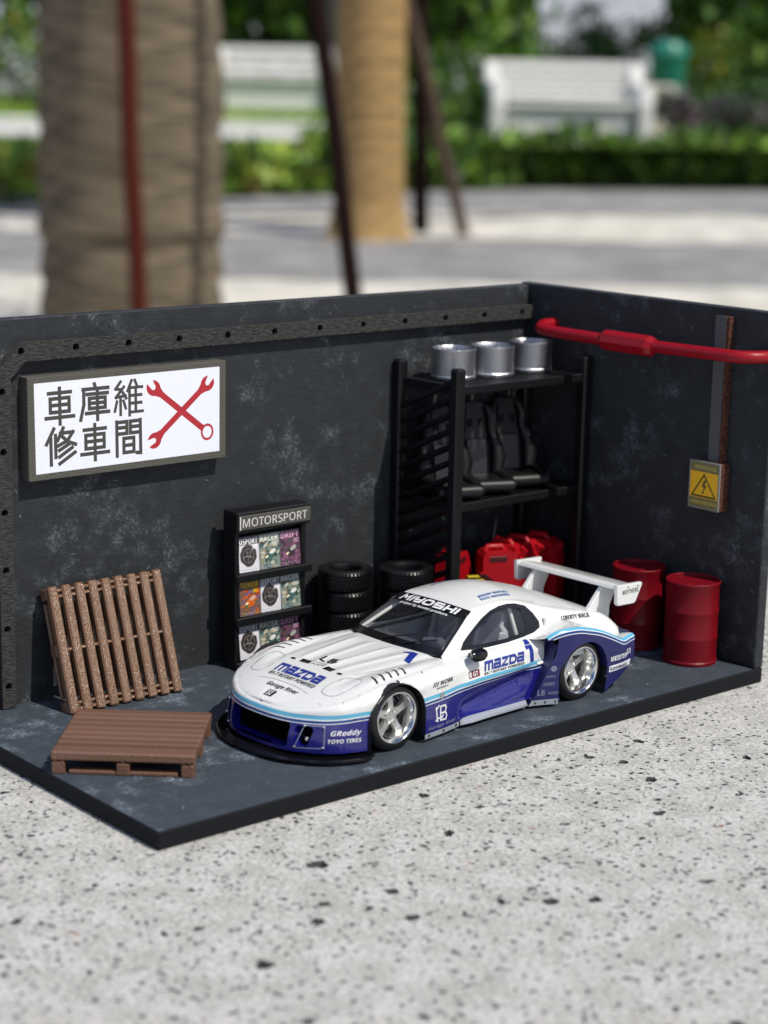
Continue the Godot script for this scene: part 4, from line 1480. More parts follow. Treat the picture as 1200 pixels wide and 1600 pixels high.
func car_wheels(t: Node3D) -> void:
	for ax in [[-31.6, 8.3, 22.3, 8.35, 2.6, 6.2], [32.6, 8.0, 24.3, 8.3, 4.2, 8.6]]:
		for sg in [1.0, -1.0]:
			var o := Node3D.new()
			o.name = "wheel"
			t.add_child(o, true)
			o.position = Vector3(ax[0], ax[1] - 0.05, ax[2] * sg) * U
			var x := Transform3D(Basis(Vector3.RIGHT, PI / 2 * sg), Vector3.ZERO)   # y of the lathe points outwards
			var R: float = ax[3]
			var dep: float = ax[4]
			var wd: float = ax[5]
			var ty := MB.new()
			ty.lathe([Vector2(6.4, -wd), Vector2(R - 0.9, -wd), Vector2(R - 0.2, -wd + 0.7), Vector2(R, -wd + 1.4), Vector2(R, -1.6), Vector2(R - 0.15, -0.9), Vector2(R - 0.7, -0.3), Vector2(R - 1.3, -0.1), Vector2(6.45, -0.22), Vector2(6.3, -0.7)], 48, x)
			put("tyre", ty, M.rubber, o)
			var rm := MB.new()
			rm.lathe([Vector2(6.35, -0.7), Vector2(6.45, -0.2), Vector2(6.3, 0.02), Vector2(6.05, 0.0), Vector2(5.8, -0.25), Vector2(5.55, -0.9), Vector2(5.3, -dep), Vector2(4.9, -dep - 1.0), Vector2(4.85, -wd)], 48, x)
			put("rim", rm, M.chrome, o)
			var di := MB.new()
			di.lathe([Vector2(0, -dep - 1.8), Vector2(4.6, -dep - 1.8)], 32, x)
			put("brake_disc", di, M.cabin, o)
			var sp := MB.new()
			sp.lathe([Vector2(2.0, -dep - 1.0), Vector2(1.9, -dep + 0.35), Vector2(1.55, -dep + 0.6), Vector2(1.35, -dep + 0.25), Vector2(0.0, -dep + 0.2)], 24, x)
			for k in 5:
				var f := TAU * k / 5.0 + 0.33
				var sx := x * Transform3D(Basis(Vector3.UP, f), Vector3(0, -dep, 0))
				# each spoke: a tapered bar from hub to rim
				var A := []
				for e in [[1.4, 0.95, 0.35], [3.2, 0.78, 0.25], [5.15, 0.95, -0.05]]:
					A.append([sx * Vector3(e[0], e[2], e[1]), sx * Vector3(e[0], e[2], -e[1]), sx * Vector3(e[0], e[2] - 1.0, e[1] * 1.15), sx * Vector3(e[0], e[2] - 1.0, -e[1] * 1.15)])
				for i in 2:
					var p: Array = A[i]
					var q: Array = A[i + 1]
					sp.poly([p[0], p[1], q[1], q[0]], sx.basis * Vector3.UP)
					sp.poly([p[0], q[0], q[2], p[2]], sx.basis * Vector3.BACK)
					sp.poly([p[1], q[1], q[3], p[3]], sx.basis * Vector3.FORWARD)
				for e in [-0.42, 0.42]:
					sp.lathe([Vector2(0.28, 0.0), Vector2(0.28, 0.34), Vector2(0, 0.4)], 8, sx * Transform3D(Basis.IDENTITY, Vector3(1.75, 0.2, e * 0.0)))
			put("spokes", sp, M.wheel_silver, o)

func car_print(t: Node3D) -> void:
	var side := func(q: Vector2) -> Vector3: return wall(Vector2(u_of(q.x), q.y))
	var word := func(tr: PackedVector2Array, m: Material, f: Callable, ns: float, o: Vector2, ex: Vector2, ey: Vector2, off := 0.13) -> void:
		var mb := MB.new()
		mb.lay(tr, o, ex, ey, f, ns, off)
		put("lettering", mb, m, t)
	var R := Vector2.RIGHT
	var Y := Vector2(0, 1)
	var maz := pen_text("mazda", 0.27, 0.10, 0.0)
	var mw := width_of(maz)
	# door
	word.call(maz, M.blue_print, side, 1.0, Vector2(0.2, 13.0), R * 14.6 / mw, Y * 2.4 + R * 0.35)
	var rx := letters("RX-7 ROTARY POWERED", true, 0.12)
	word.call(rx, M.black_print, side, 1.0, Vector2(0.0, 12.15), R * 14.9 / width_of(rx), Y * 0.62)
	var one := MB.new()
	one.patch([pv([17.35, 12.1, 18.75, 12.1, 18.3, 17.4, 17.1, 17.4, 16.0, 16.3, 16.05, 15.5, 17.1, 15.7])], [], Vector2(1, 1), side, 1.0, 0.07)
	put("race_number", one, M.blue_print, t)
	var gt := MB.new()
	gt.patch([pv([-5.8, 12.35, -1.6, 12.35, -1.6, 14.1, -5.8, 14.1])], [pv([-5.55, 12.55, -5.0, 12.55, -5.0, 13.9, -5.55, 13.9])], Vector2(1, 0.9), side, 1.0, 0.05)
	put("class_badge", gt, M.maroon_print, t)
	word.call(letters("I GT"), M.white_print, side, 1.0, Vector2(-5.2, 12.65), R * 1.1, Y * 1.15, 0.1)
	# front fender
	word.call(letters("WORK", true, 0.25), M.black_print, side, 1.0, Vector2(-17.6, 13.6), R * 1.25, Y * 1.0)
	word.call(letters("WHEELS", true, 0.25), M.black_print, side, 1.0, Vector2(-18.9, 12.75), R * 0.85, Y * 0.42)
	var mk := MB.new()
	for k in 3:
		mk.patch([pv([-20.3 + k * 0.75, 13.5, -19.9 + k * 0.75, 13.5, -19.3 + k * 0.75, 14.6, -19.7 + k * 0.75, 14.6])], [], Vector2(1, 1), side, 1.0, 0.07)
	put("wheel_maker_mark", mk, M.black_print, t)
	var cap := MB.new()
	cap.patch([ring2(Vector2(-16.6, 10.75), 0.85, 20)], [], Vector2(1, 1), side, 1.0, 0.10)
	put("fuel_badge", cap, M.seam, t)
	var lb := MB.new()   # interlaced L and B of the tuner's crest
	for p in [[-18.8, 8.3, -18.3, 5.2, -16.4, 5.3, -16.0, 5.9], [-18.9, 7.5, -17.6, 8.5], [-17.2, 8.2, -17.0, 4.6, -15.0, 4.5, -14.7, 5.4, -15.2, 6.3, -17.0, 6.4], [-17.2, 8.1, -15.4, 8.1, -14.9, 7.3, -15.4, 6.5], [-18.9, 5.0, -17.9, 4.5]]:
		lb.lay(strip(pv(p), 0.42), Vector2.ZERO, R, Y, side, 1.0, 0.06 + 0.012 * p[0] / -10.0 + 0.003 * p.size())
	put("tuner_crest", lb, M.white_print, t)
	word.call(letters("Garage River", true, 0.3), M.pale_print, side, 1.0, Vector2(-21.6, 3.0), R * 1.25, Y * 0.8)
	# front bumper corner
	_bumper(t)
	# bonnet: read from the front, so across runs along +l and up runs towards the screen
	var L := Vector2(0, 1)
	var S := Vector2(1, 0)
	word.call(maz, M.blue_print, top, -1.0, Vector2(-44.5, -8.1), L * 16.2 / mw, S * 3.5 - L * 0.5)
	word.call(rx, M.black_print, top, -1.0, Vector2(-46.3, -8.0), L * 16.4 / width_of(rx), S * 1.25)
	word.call(letters("Garage River", true, 0.25), M.black_print, top, -1.0, Vector2(-50.0, -4.3), L * 1.28, S * 1.25)
	var n1 := MB.new()
	n1.patch([pv([-20.2, 12.4, -20.2, 14.3, -14.2, 11.3, -14.2, 9.8, -15.8, 8.0, -16.7, 8.3, -15.9, 9.9])], [], Vector2(1, 1), top, -1.0, 0.07)
	put("race_number", n1, M.blue_print, t)
	var bx := MB.new()
	bx.patch([pv([-53.3, -1.4, -53.3, 1.4, -51.1, 1.4, -51.1, -1.4])], [], Vector2(1, 1), top, -1.0, 0.06)
	put("nose_badge", bx, M.black_print, t)
	word.call(letters("SI"), M.white_print, top, -1.0, Vector2(-53.0, -0.9), L * 1.3, S * 1.6, 0.11)
	var cr := MB.new()
	for p in [[-32.2, -2.3, -34.8, -1.9, -34.9, -0.2], [-34.6, 0.6, -32.4, 0.2, -32.2, 1.8, -33.3, 2.1, -33.4, 0.6], [-33.5, 0.7, -33.6, 2.6, -34.8, 2.4, -34.8, 0.8]]:
		cr.lay(strip(pv(p), 0.5), Vector2.ZERO, R, Y, top, -1.0, 0.08 + 0.01 * p.size())
	put("tuner_crest", cr, M.black_print, t)
	var sig := MB.new()
	ribbon(sig, [Vector2(-36.6, -2.2), Vector2(-37.2, -1.4), Vector2(-36.7, -0.9), Vector2(-37.5, -0.4), Vector2(-37.0, 0.3), Vector2(-37.6, 0.9), Vector2(-37.2, 1.7), Vector2(-37.7, 2.2)], 0.2, top, -1.0, 0.07)
	ribbon(sig, [Vector2(-36.0, -1.8), Vector2(-36.4, 2.6)], 0.14, top, -1.0, 0.07)
	put("signature", sig, M.black_print, t)
	# screen header
	var mi := pen_text("MIYOSHI", 0.26, 0.14, 0.18)
	var iw := width_of(mi)
	word.call(mi, M.white_print, screen, 1.0, Vector2(-0.80, 0.835), R * 1.6 / iw, Y * 0.135, 0.1)
	var pb := letters("project by Kansei produce", true)
	word.call(pb, M.white_print, screen, 1.0, Vector2(-0.62, 0.755), R * 1.25 / width_of(pb), Y * 0.045, 0.1)
	# roof, panel behind the window, wing
	var nm := letters("JEREMY BARNES")
	word.call(nm, M.mid_blue_print, roof, -1.0, Vector2(9.6, 8.6), R * 11.0 / width_of(nm), Vector2(0, -1) * 0.95)
	var nm2 := letters("PETE HALSMER")
	word.call(nm2, M.mid_blue_print, roof, -1.0, Vector2(9.4, 10.1), R * 10.6 / width_of(nm2), Vector2(0, -1) * 0.95)
	word.call(nm, M.mid_blue_print, roof, -1.0, Vector2(20.0, -8.6), Vector2(-1, 0) * 11.0 / width_of(nm), Vector2(0, 1) * 0.95)
	var lw := letters("LIBERTY WALK", true, 0.1)
	word.call(lw, M.black_print, cabin_side, 1.0, Vector2(33.2, 19.6), (R - Y * 0.085) * 11.0 / width_of(lw), Y * 0.98 + R * 0.05)
	var sg := MB.new()
	ribbon(sg, [Vector2(25.9, 19.5), Vector2(26.5, 20.2), Vector2(26.8, 19.4), Vector2(27.4, 20.0), Vector2(27.8, 19.3), Vector2(28.5, 19.9), Vector2(29.1, 19.4), Vector2(29.7, 19.9)], 0.15, cabin_side, 1.0, 0.12)
	put("signature", sg, M.black_print, t)
	var endp := func(q: Vector2) -> Vector3: return Vector3(q.x, q.y, 18.85)
	word.call(letters("MOTHERS"), M.black_print, endp, 1.0, Vector2(54.6, 23.3), R * 1.05, Y * 1.25, 0.03)
	var wing := func(q: Vector2) -> Vector3: return Vector3(q.x, 25.95 - 0.19 * (q.x - 55.2), q.y)
	var wt := letters("LIBERTY WALK")
	word.call(wt, M.black_print, wing, -1.0, Vector2(57.6, -5.8), L * 12.5 / width_of(wt), S * 1.3, 0.14)
	# rear flare
	word.call(letters("MEISTER"), M.white_print, flare, 1.0, Vector2(42.6, 8.7), R * 1.25, Y * 1.25)
	word.call(letters("S1"), M.white_print, flare, 1.0, Vector2(49.6, 9.2), R * 1.5, Y * 1.5)
	var kb := MB.new()
	kb.patch([pv([42.2, 5.8, 52.0, 5.9, 52.1, 7.6, 42.2, 7.5])], [], Vector2(2, 2), flare, 1.0, 0.05)
	put("sticker", kb, M.white_print, t)
	word.call(letters("Kamiwaza"), M.flare_blue, flare, 1.0, Vector2(42.6, 6.15), R * 1.15, Y * 1.05, 0.1)
	word.call(letters("LB"), M.pale_print, flare, 1.0, Vector2(18.3, 3.4), R * 1.3, Y * 1.5)
	word.call(letters("WORKS"), M.pale_print, flare, 1.0, Vector2(21.0, 3.5), R * 0.55, Y * 0.7)
	word.call(letters("AIRREX", true, 0.2), M.pale_print, flare, 1.0, Vector2(19.6, 5.9), R * 0.62, Y * 0.85)
	word.call(letters("KANSEI", true, 0.2), M.pale_print, flare, 1.0, Vector2(20.4, 8.0), R * 0.5, Y * 0.6)
	var em := MB.new()
	em.patch([ring2(Vector2(22.3, 10.3), 0.8, 18)], [], Vector2(2, 2), flare, 1.0, 0.06)
	put("round_sticker", em, M.pale_print, t)
	# panel joints
	var j := MB.new()
	ribbon(j, [Vector2(u_of(-8.6), 2.4), Vector2(u_of(-8.9), 8), Vector2(u_of(-8.4), 12), Vector2(u_of(-9.4), 15), Vector2(u_of(-10.6), 16.8)], 0.16, wall, 1.0, 0.03)
	ribbon(j, [Vector2(21.0, 28.0), Vector2(23.6, 25.4), Vector2(26.2, 22.8), Vector2(28.5, 20.6), Vector2(31.0, 19.0), Vector2(33.0, 18.6), Vector2(40, 18.5), Vector2(46.5, 18.3)], 0.16, cabin_side, 1.0, 0.07)
	ribbon(j, [Vector2(19.2, 18.0), Vector2(22.5, 17.0), Vector2(24.0, 15.0), Vector2(24.3, 12.5)], 0.16, cabin_side, 1.0, 0.03)
	for sg2 in [1.0, -1.0]:
		var lid := []
		for i in 25:
			var f := TAU * i / 24.0
			var c := Vector2(signf(cos(f)) * pow(absf(cos(f)), 0.7) * 4.8, signf(sin(f)) * pow(absf(sin(f)), 0.7) * 2.8)
			lid.append(Vector2(-41.6 + c.x, sg2 * (13.6 + c.y + 0.12 * c.x)))
		ribbon(j, lid, 0.19, top, -1.0, 0.06)
		ribbon(j, [Vector2(-36.0, 11.6 * sg2), Vector2(-28, 13.6 * sg2), Vector2(-20, 15.2 * sg2), Vector2(-12.5, 16.6 * sg2)], 0.15, top, -1.0, 0.06)
	ribbon(j, [Vector2(-49.5, -15.0), Vector2(-48.2, -8.0), Vector2(-47.6, -4), Vector2(-47.5, 0.0), Vector2(-47.6, 4), Vector2(-48.2, 8.0), Vector2(-49.5, 15.0)], 0.13, top, -1.0, 0.06)
	put("panel_joints", j, M.seam, t)

func _bumper(t: Node3D) -> void:
	# words and a clear riveted plate on the bumper corner, laid out along the flank's running length
	var f := func(q: Vector2) -> Vector3: return wall(q)
	var ub := u_of(-42.0)
	var mb := MB.new()
	mb.lay(letters("GReddy", true, 0.3), Vector2(ub - 8.3, 6.7), Vector2(1.42, 0), Vector2(0, 1.15), f, 1.0, 0.07)
	put("lettering", mb, M.white_print, t)
	mb = MB.new()
	var tt := letters("TOYO TIRES", true, 0.12)
	mb.lay(tt, Vector2(ub - 8.9, 4.9), Vector2(8.0 / width_of(tt), 0), Vector2(0, 0.95), f, 1.0, 0.07)
	put("lettering", mb, M.white_print, t)
	for sg in [1.0, -1.0]:
		var o := pv([ub - 14.2, 9.0, ub - 9.3, 9.0, ub - 9.5, 3.7, ub - 16.6, 3.4])
		var p := PackedVector2Array()
		for q in o:
			p.append(Vector2(q.x * sg, q.y))
		var g := MB.new()
		var rim := Geometry2D.offset_polygon(p, -0.22)[0]
		g.patch([p], [rim], Vector2(1.5, 1.3), f, 1.0, 0.3)
		put("canard_plate", g, M.pale_edge, t)
		var rv := MB.new()
		for q in p:
			var e: Vector3 = f.call(q.lerp(MB.bounds(p).get_center(), 0.08))
			rv.lathe([Vector2(0.3, -0.3), Vector2(0.3, 0.2), Vector2(0.0, 0.42)], 8, Transform3D(Basis(Vector3.BACK, PI / 2) , e + Vector3(-0.2, 0, 0.1 * sg)))
		put("rivets", rv, M.chrome, t)
	# fog lamps in the side intakes
	for sg in [1.0, -1.0]:
		var e: Vector3 = f.call(Vector2(13.2 * sg, 5.6))
		var lm := MB.new()
		lm.tube([e + Vector3(2.2, 0, -0.8), e + Vector3(1.2, 0, 1.0)], 0.5, 10)
		put("fog_lamp", lm, M.chrome, t)

func shelf() -> void:
	var t := thing("storage_rack", "tall black storage rack in the garage corner", "storage rack", Vector3(169.3, 0.05, 14.2))
	for sx in [-1.0, 1.0]:
		for sz in [-1.0, 1.0]:
			var mb := MB.new()
			mb.box(Vector3(25.2 * sx, 39.7, 12.2 * sz), Vector3(3.4, 79.4, 3.6), 0.6)
			put("post", mb, M.black, t)
	for y in [5.4, 41.0, 74.2]:
		var rail := MB.new()
		for sz in [-1.0, 1.0]:
			rail.box(Vector3(0, y - 1.0, 12.4 * sz), Vector3(47, 2.4, 1.6), 0.2)
		for sx in [-1.0, 1.0]:
			rail.box(Vector3(24.6 * sx, y - 1.0, 0), Vector3(1.5, 2.4, 21), 0.2)
		var d := put("shelf_frame", rail, M.black, t)
		for k in 19:
			var sl := MB.new()
			sl.box(Vector3(-22.5 + 2.5 * k, y - 0.5, 0), Vector3(1.5, 1.0, 23.2), 0.12)
			put("slat", sl, M.black, d)
	# lattice across the left end
	for k in 15:
		var sl := MB.new()
		var y0 := 3.0 + k * 4.5
		sl.tube([Vector3(-25.8, y0, -10.9), Vector3(-25.8, y0 + 9.5, 10.9)], 0.95, 4, Transform3D.IDENTITY, true, true)
		put("lattice_bar", sl, M.black, t)
	# three bare wheel barrels on top
	var base := 74.35
	var names := ["dull silver wheel barrel on the rack top, nearest the rack's left front post", "dull silver wheel barrel in the middle on the rack top", "dull silver wheel barrel on the rack top, nearest the side wall"]
	var at := [Vector3(155.0, base, 12.5), Vector3(168.9, base, 13.8), Vector3(185.4, base, 12.6)]
	var b0: Node3D
	for k in 3:
		if k == 0:
			var mb := MB.new()
			mb.lathe([Vector2(5.6, 0.6), Vector2(6.4, 0.0), Vector2(6.55, 0.25), Vector2(6.55, 0.9), Vector2(6.25, 1.3), Vector2(6.25, 7.6), Vector2(6.4, 8.2), Vector2(6.4, 8.6), Vector2(6.2, 8.75), Vector2(6.0, 8.5), Vector2(5.85, 7.4), Vector2(5.7, 0.6)], 48)
			b0 = thing("wheel_barrel", names[0], "wheel barrel", at[0], Basis.IDENTITY, "wheel barrels on the rack top")
			put("barrel", mb, M.tin, b0)
			mb = MB.new()
			mb.lathe([Vector2(0, 0.9), Vector2(5.7, 0.9)], 32)
			put("bottom", mb, M.tin, b0)
		else:
			copy(b0, names[k], at[k], Basis(Vector3.UP, k * 1.9))
	# bucket seats on the middle shelf
	var s0 := thing("bucket_seat", "glossy black bucket seat half hidden by the rack's left front post", "seat", Vector3(152.2, 41.1, 15.5), Basis(Vector3.UP, -0.36), "bucket seats on the rack")
	s0.scale = Vector3(1.18, 1.0, 1.0)
	var bk := MB.new()
	var lean := Transform3D(Basis(Vector3.RIGHT, deg_to_rad(-14)), Vector3(0, 2.0, -4.5))
	bk.prism(pv([-5.2, 0, -6.0, 6, -5.8, 10, -4.6, 14, -4.9, 18, -3.8, 21.4, -2.2, 23.2, 2.2, 23.2, 3.8, 21.4, 4.9, 18, 4.6, 14, 5.8, 10, 6.0, 6, 5.2, 0]), -1.3, 0.3, lean, 0.5)
	put("backrest", bk, M.black, s0)
	for sx in [-1.0, 1.0]:
		var bo := MB.new()
		bo.tube([lean * Vector3(4.6 * sx, 0, 0.8), lean * Vector3(5.3 * sx, 6, 1.5), lean * Vector3(5.0 * sx, 10, 1.2), lean * Vector3(3.9 * sx, 14, 0.8), lean * Vector3(4.1 * sx, 18, 1.2), lean * Vector3(3.0 * sx, 21.5, 0.7)], [1.4, 2.0, 1.6, 1.1, 1.5, 0.9], 10)
		put("bolster", bo, M.black, s0)
		var slot := MB.new()
		slot.prism(pv([0.7 * sx, 15.6, 2.2 * sx, 15.2, 2.3 * sx, 17.6, 0.7 * sx, 18.2]), 0.3, 0.36, lean)
		put("harness_slot", slot, M.edge, s0)
	var pad := MB.new()
	pad.prism(pv([-2.6, 1, 2.6, 1, 2.9, 12, -2.9, 12]), 0.2, 1.0, lean, 0.35)
	put("back_pad", pad, M.rubber, s0)
	var cu_ := MB.new()
	cu_.box(Vector3(0, 2.3, 2.4), Vector3(10.4, 3.4, 12.5), 1.2)
	put("cushion", cu_, M.black, s0)
	for sx in [-1.0, 1.0]:
		var th := MB.new()
		th.tube([Vector3(4.9 * sx, 3.6, -3.6), Vector3(4.9 * sx, 3.9, 3), Vector3(4.6 * sx, 3.4, 8.4)], [1.4, 1.7, 1.2], 10)
		put("thigh_bolster", th, M.black, s0)
	var roll := MB.new()
	roll.tube([Vector3(-5.2, 2.6, 8.3), Vector3(-4.4, 2.6, 8.8), Vector3(4.4, 2.6, 8.8), Vector3(5.2, 2.6, 8.3)], [1.3, 2.0, 2.0, 1.3], 12)
	put("front_roll", roll, M.black, s0)
	copy(s0, "glossy black bucket seat in the middle of the rack shelf", Vector3(166.0, 41.1, 14.6), Basis(Vector3.UP, -0.40).scaled_local(Vector3(1.18, 1, 1)))
	copy(s0, "glossy black bucket seat on the rack, nearest the side wall", Vector3(180.4, 41.1, 13.6), Basis(Vector3.UP, -0.34).scaled_local(Vector3(1.18, 1, 1)))
	jerry_cans()

func jerry_cans() -> void:
	var t := thing("fuel_can", "bright red fuel can just left of the car's wing, foremost of its row", "fuel can", Vector3(167.6, 5.5, 20.6), Basis(Vector3.UP, -0.42), "red fuel cans on the rack's bottom shelf")
	var mb := MB.new()
	mb.prism(pv([-6.0, 0.5, -5.5, 0, 5.5, 0, 6.0, 0.5, 6.0, 13.6, 3.4, 18.0, 2.6, 18.4, -4.9, 18.4, -5.9, 17.2]), -3.4, 3.4, Transform3D.IDENTITY, 0.9)
	put("can_body", mb, M.red_plastic, t)
	mb = MB.new()
	mb.box(Vector3(-1.3, 16.2, 3.36), Vector3(5.4, 1.7, 0.3), 0.1)
	put("recess_shade", mb, mat(col(0.05, 0.002, 0.004), 0.5), t)  # dark red plate paints the shade of a handle recess
	for s in [[-4.2, 1.6, 3.2, 13.4], [4.2, 1.6, -3.2, 13.4]]:
		var rb := MB.new()
		rb.box(Vector3(0, 7.4, 3.42), Vector3(0.8, 12.6, 0.5), 0.2, Transform3D(Basis(Vector3.BACK, atan2(s[2] - s[0], 11.8) * 0.9), Vector3(0, 0.6, 0)))
		put("embossed_rib", rb, M.red_plastic, t)
	mb = MB.new()
	mb.tube([Vector3(4.4, 15.4, 0), Vector3(5.6, 17.4, 0)], 1.5, 14)
	put("cap", mb, M.red_plastic, t)
	mb = MB.new()
	mb.tube([Vector3(-4.4, 17.9, 0), Vector3(-3.6, 19.3, 0), Vector3(0.6, 19.3, 0), Vector3(1.6, 17.9, 0)], 1.0, 8)
	put("handle", mb, M.red_plastic, t)
	copy(t, "dim red fuel can beside the rack's left front post", Vector3(155.2, 5.5, 14.4), Basis(Vector3.UP, 0.5))
	copy(t, "red fuel can second in the row behind the car's wing", Vector3(174.8, 5.5, 16.6), Basis(Vector3.UP, -1.05))
	copy(t, "red fuel can third in the row, in the middle behind the wing", Vector3(181.6, 5.5, 16.2), Basis(Vector3.UP, -1.1))
	copy(t, "red fuel can at the row's right end beside the rack's right post", Vector3(189.2, 5.5, 17.0), Basis(Vector3.UP, -1.15))
	# low step with hazard stripes
	var st := thing("hazard_step", "low black step edged with yellow hazard stripes, seen over the car's roof", "step", Vector3(153.2, 0.05, 29.5), Basis(Vector3.UP, -0.45))
	mb = MB.new()
	mb.box(Vector3(0, 9.2, 0), Vector3(6.5, 18.4, 14.5), 0.3)
	put("box", mb, M.black, st)
	for k in 3:
		for sx in [-1.0, 1.0]:
			mb = MB.new()
			mb.prism(pv([-5.8 + 4.4 * k, 16.6, -3.6 + 4.4 * k, 16.6, -3.0 + 4.4 * k, 18.0, -5.2 + 4.4 * k, 18.0]), 3.26, 3.4, Transform3D(Basis(Vector3.UP, PI / 2 * sx), Vector3.ZERO))
			put("hazard_stripe", mb, M.yellow, st)
		mb = MB.new()
		mb.box(Vector3(-1.4, 18.45, -5.0 + 4.6 * k), Vector3(3.4, 0.14, 2.2), 0, Transform3D(Basis(Vector3.UP, 0.0), Vector3.ZERO))
		put("hazard_stripe", mb, M.yellow, st)

func furniture() -> void:
	# two oil drums
	var t := thing("oil_drum", "dark red oil drum beside the side wall, nearer the garage's open edge", "drum", Vector3(188.7, 0.05, 76.6), Basis(Vector3.UP, 0.6), "red oil drums")
	var mb := MB.new()
	var pr := [Vector2(7.1, 0.25), Vector2(7.45, 0.0), Vector2(7.6, 0.3), Vector2(7.6, 0.9), Vector2(7.35, 1.2)]
	for y in [7.6, 15.0]:
		pr.append_array([Vector2(7.35, y - 0.7), Vector2(7.48, y - 0.3), Vector2(7.54, y), Vector2(7.48, y + 0.3), Vector2(7.35, y + 0.7)])
	pr.append_array([Vector2(7.35, 22.2), Vector2(7.6, 22.6), Vector2(7.62, 23.2), Vector2(7.4, 23.4), Vector2(7.15, 23.2), Vector2(7.1, 22.5), Vector2(0, 22.5)])
	mb.lathe(pr, 48)
	put("drum_body", mb, M.drum, t)
	mb = MB.new()
	mb.lathe([Vector2(1.2, 22.5), Vector2(1.2, 23.0), Vector2(1.0, 23.15), Vector2(0.0, 23.15)], 18, Transform3D(Basis.IDENTITY, Vector3(-4.6, 0, -0.8)))
	put("bung", mb, M.drum, t)
	copy(t, "dark red oil drum farther back, partly behind the car's wing", Vector3(188.6, 0.05, 56.6), Basis(Vector3.UP, 1.0))
	# stacks of tyres
	mb = MB.new()
	var tp := [Vector2(4.7, 0.5), Vector2(5.2, 0.1), Vector2(6.6, 0.0), Vector2(7.2, 0.35), Vector2(7.55, 1.0)]
	for k in 3:
		var y := 1.5 + k * 1.1
		tp.append_array([Vector2(7.65, y), Vector2(7.65, y + 0.75), Vector2(7.35, y + 0.78), Vector2(7.35, y + 1.05)])
	tp.append_array([Vector2(7.65, 4.85), Vector2(7.55, 5.0), Vector2(7.2, 5.55), Vector2(6.6, 5.88), Vector2(5.2, 5.8), Vector2(4.7, 5.4), Vector2(4.5, 4.6), Vector2(4.5, 1.2), Vector2(4.7, 0.5)])
	mb.lathe(tp, 48)
	var tread := MB.new()
	for k in 44:
		var x := Transform3D(Basis(Vector3.UP, TAU * k / 44.0), Vector3.ZERO)
		tread.box(Vector3(7.42, 5.0, 0), Vector3(0.55, 0.9, 0.5), 0.0, x)
		tread.box(Vector3(7.42, 0.95, 0.25), Vector3(0.55, 0.9, 0.5), 0.0, x)
		tread.box(Vector3(7.64, 2.95, 0.1), Vector3(0.12, 2.6, 0.34), 0.0, x)
	var first: Node3D
	for s in 2:
		for k in 4:
			var at := Vector3([118.8, 133.6][s], 0.05 + 5.9 * k, [9.4, 18.6][s]) + Vector3(rng.randf_range(-0.3, 0.3), 0, rng.randf_range(-0.3, 0.3))
			var where: String = ["lowest", "second from the bottom", "third from the bottom", "topmost"][k] + (" in the tyre stack beside the magazine stand" if s == 0 else " in the tyre stack beside the storage rack")
			if first == null:
				first = thing("tyre", "black tyre, " + where, "tyre", at, Basis.IDENTITY, "stacked black tyres")
				put("carcass", mb, M.rubber, first)
				put("tread_blocks", tread, M.rubber, first)
			else:
				copy(first, "black tyre, " + where, at, Basis(Vector3.UP, rng.randf() * TAU))
	pallets()
	magazine_stand()

func pallets() -> void:
	# a pallet: nine deck boards on three stringers with feet; local x along the boards, z across them
	var make := func(called: String, label: String, m: Material, lx: float, lz: float, n: int, gap: float) -> Node3D:
		var t := thing(called, label, "pallet", Vector3.ZERO, Basis.IDENTITY, "brown pallets")
		var w := (lz - gap * (n - 1)) / n
		for k in n:
			var mb := MB.new()
			mb.box(Vector3(0, 4.4, -lz / 2 + w / 2 + k * (w + gap)), Vector3(lx, 2.2, w), 0.4)
			put("deck_board", mb, m if m != M.brown else [M.brown, M.brown_dark, M.brown_pale][rng.randi() % 3], t)
		for x in [-1.0, 0.0, 1.0]:
			var mb := MB.new()
			for e in ([-0.75, 0.75] if x != 0.0 else [0.0]):
				mb = MB.new()
				mb.box(Vector3(x * (lx / 2 - 1.9) + e, 3.9, 0), Vector3(0.8, 1.9, lz - 0.3), 0.2)
				put("stringer", mb, m, t)
			for z in [-1.0, 0.0, 1.0]:
				mb = MB.new()
				mb.box(Vector3(x * (lx / 2 - 1.7), 1.5, z * (lz / 2 - 1.9)), Vector3(3.0, 3.0, 3.4), 0.25)
				put("foot", mb, m, t)
		for z in [-1.0, 1.0]:
			var mb := MB.new()
			mb.box(Vector3(0, 0.5, z * (lz / 2 - 1.7)), Vector3(lx - 8, 0.9, 2.6), 0.2)
			put("bottom_board", mb, m, t)
		return t
	var p: Node3D = make.call("pallet", "brown pallet lying flat on the garage floor", M.brown, 33.0, 31.5, 9, 0.45)
	# boards run along the near edge
	var ex := Vector3(24.3, 0, 22.2).normalized()
	p.transform = Transform3D(Basis(ex, Vector3.UP, ex.cross(Vector3.UP)), Vector3(23.0, 0.06, 48.9) * U)
	p = make.call("pallet", "brown slatted pallet leaning against the back wall", M.brown_rough, 32.3, 33.0, 9, 1.3)
	# boards run up the lean; deck faces out
	var bl := Vector3(25.7, 0.5, 16.5)
	var br := Vector3(58.4, 0.7, 17.3)
	var tl := Vector3(25.6, 31.4, 5.9)
	var across := (br - bl).normalized()
	var upw := (tl - bl)
	upw = (upw - across * upw.dot(across)).normalized()
	var outw := across.cross(upw).normalized()
	if outw.z < 0.0: outw = -outw
	var bs := Basis(upw, outw, upw.cross(outw))
	var mid := bl + across * 16.5 + upw * 16.1
	p.transform = Transform3D(bs, (mid - outw * 5.5) * U)

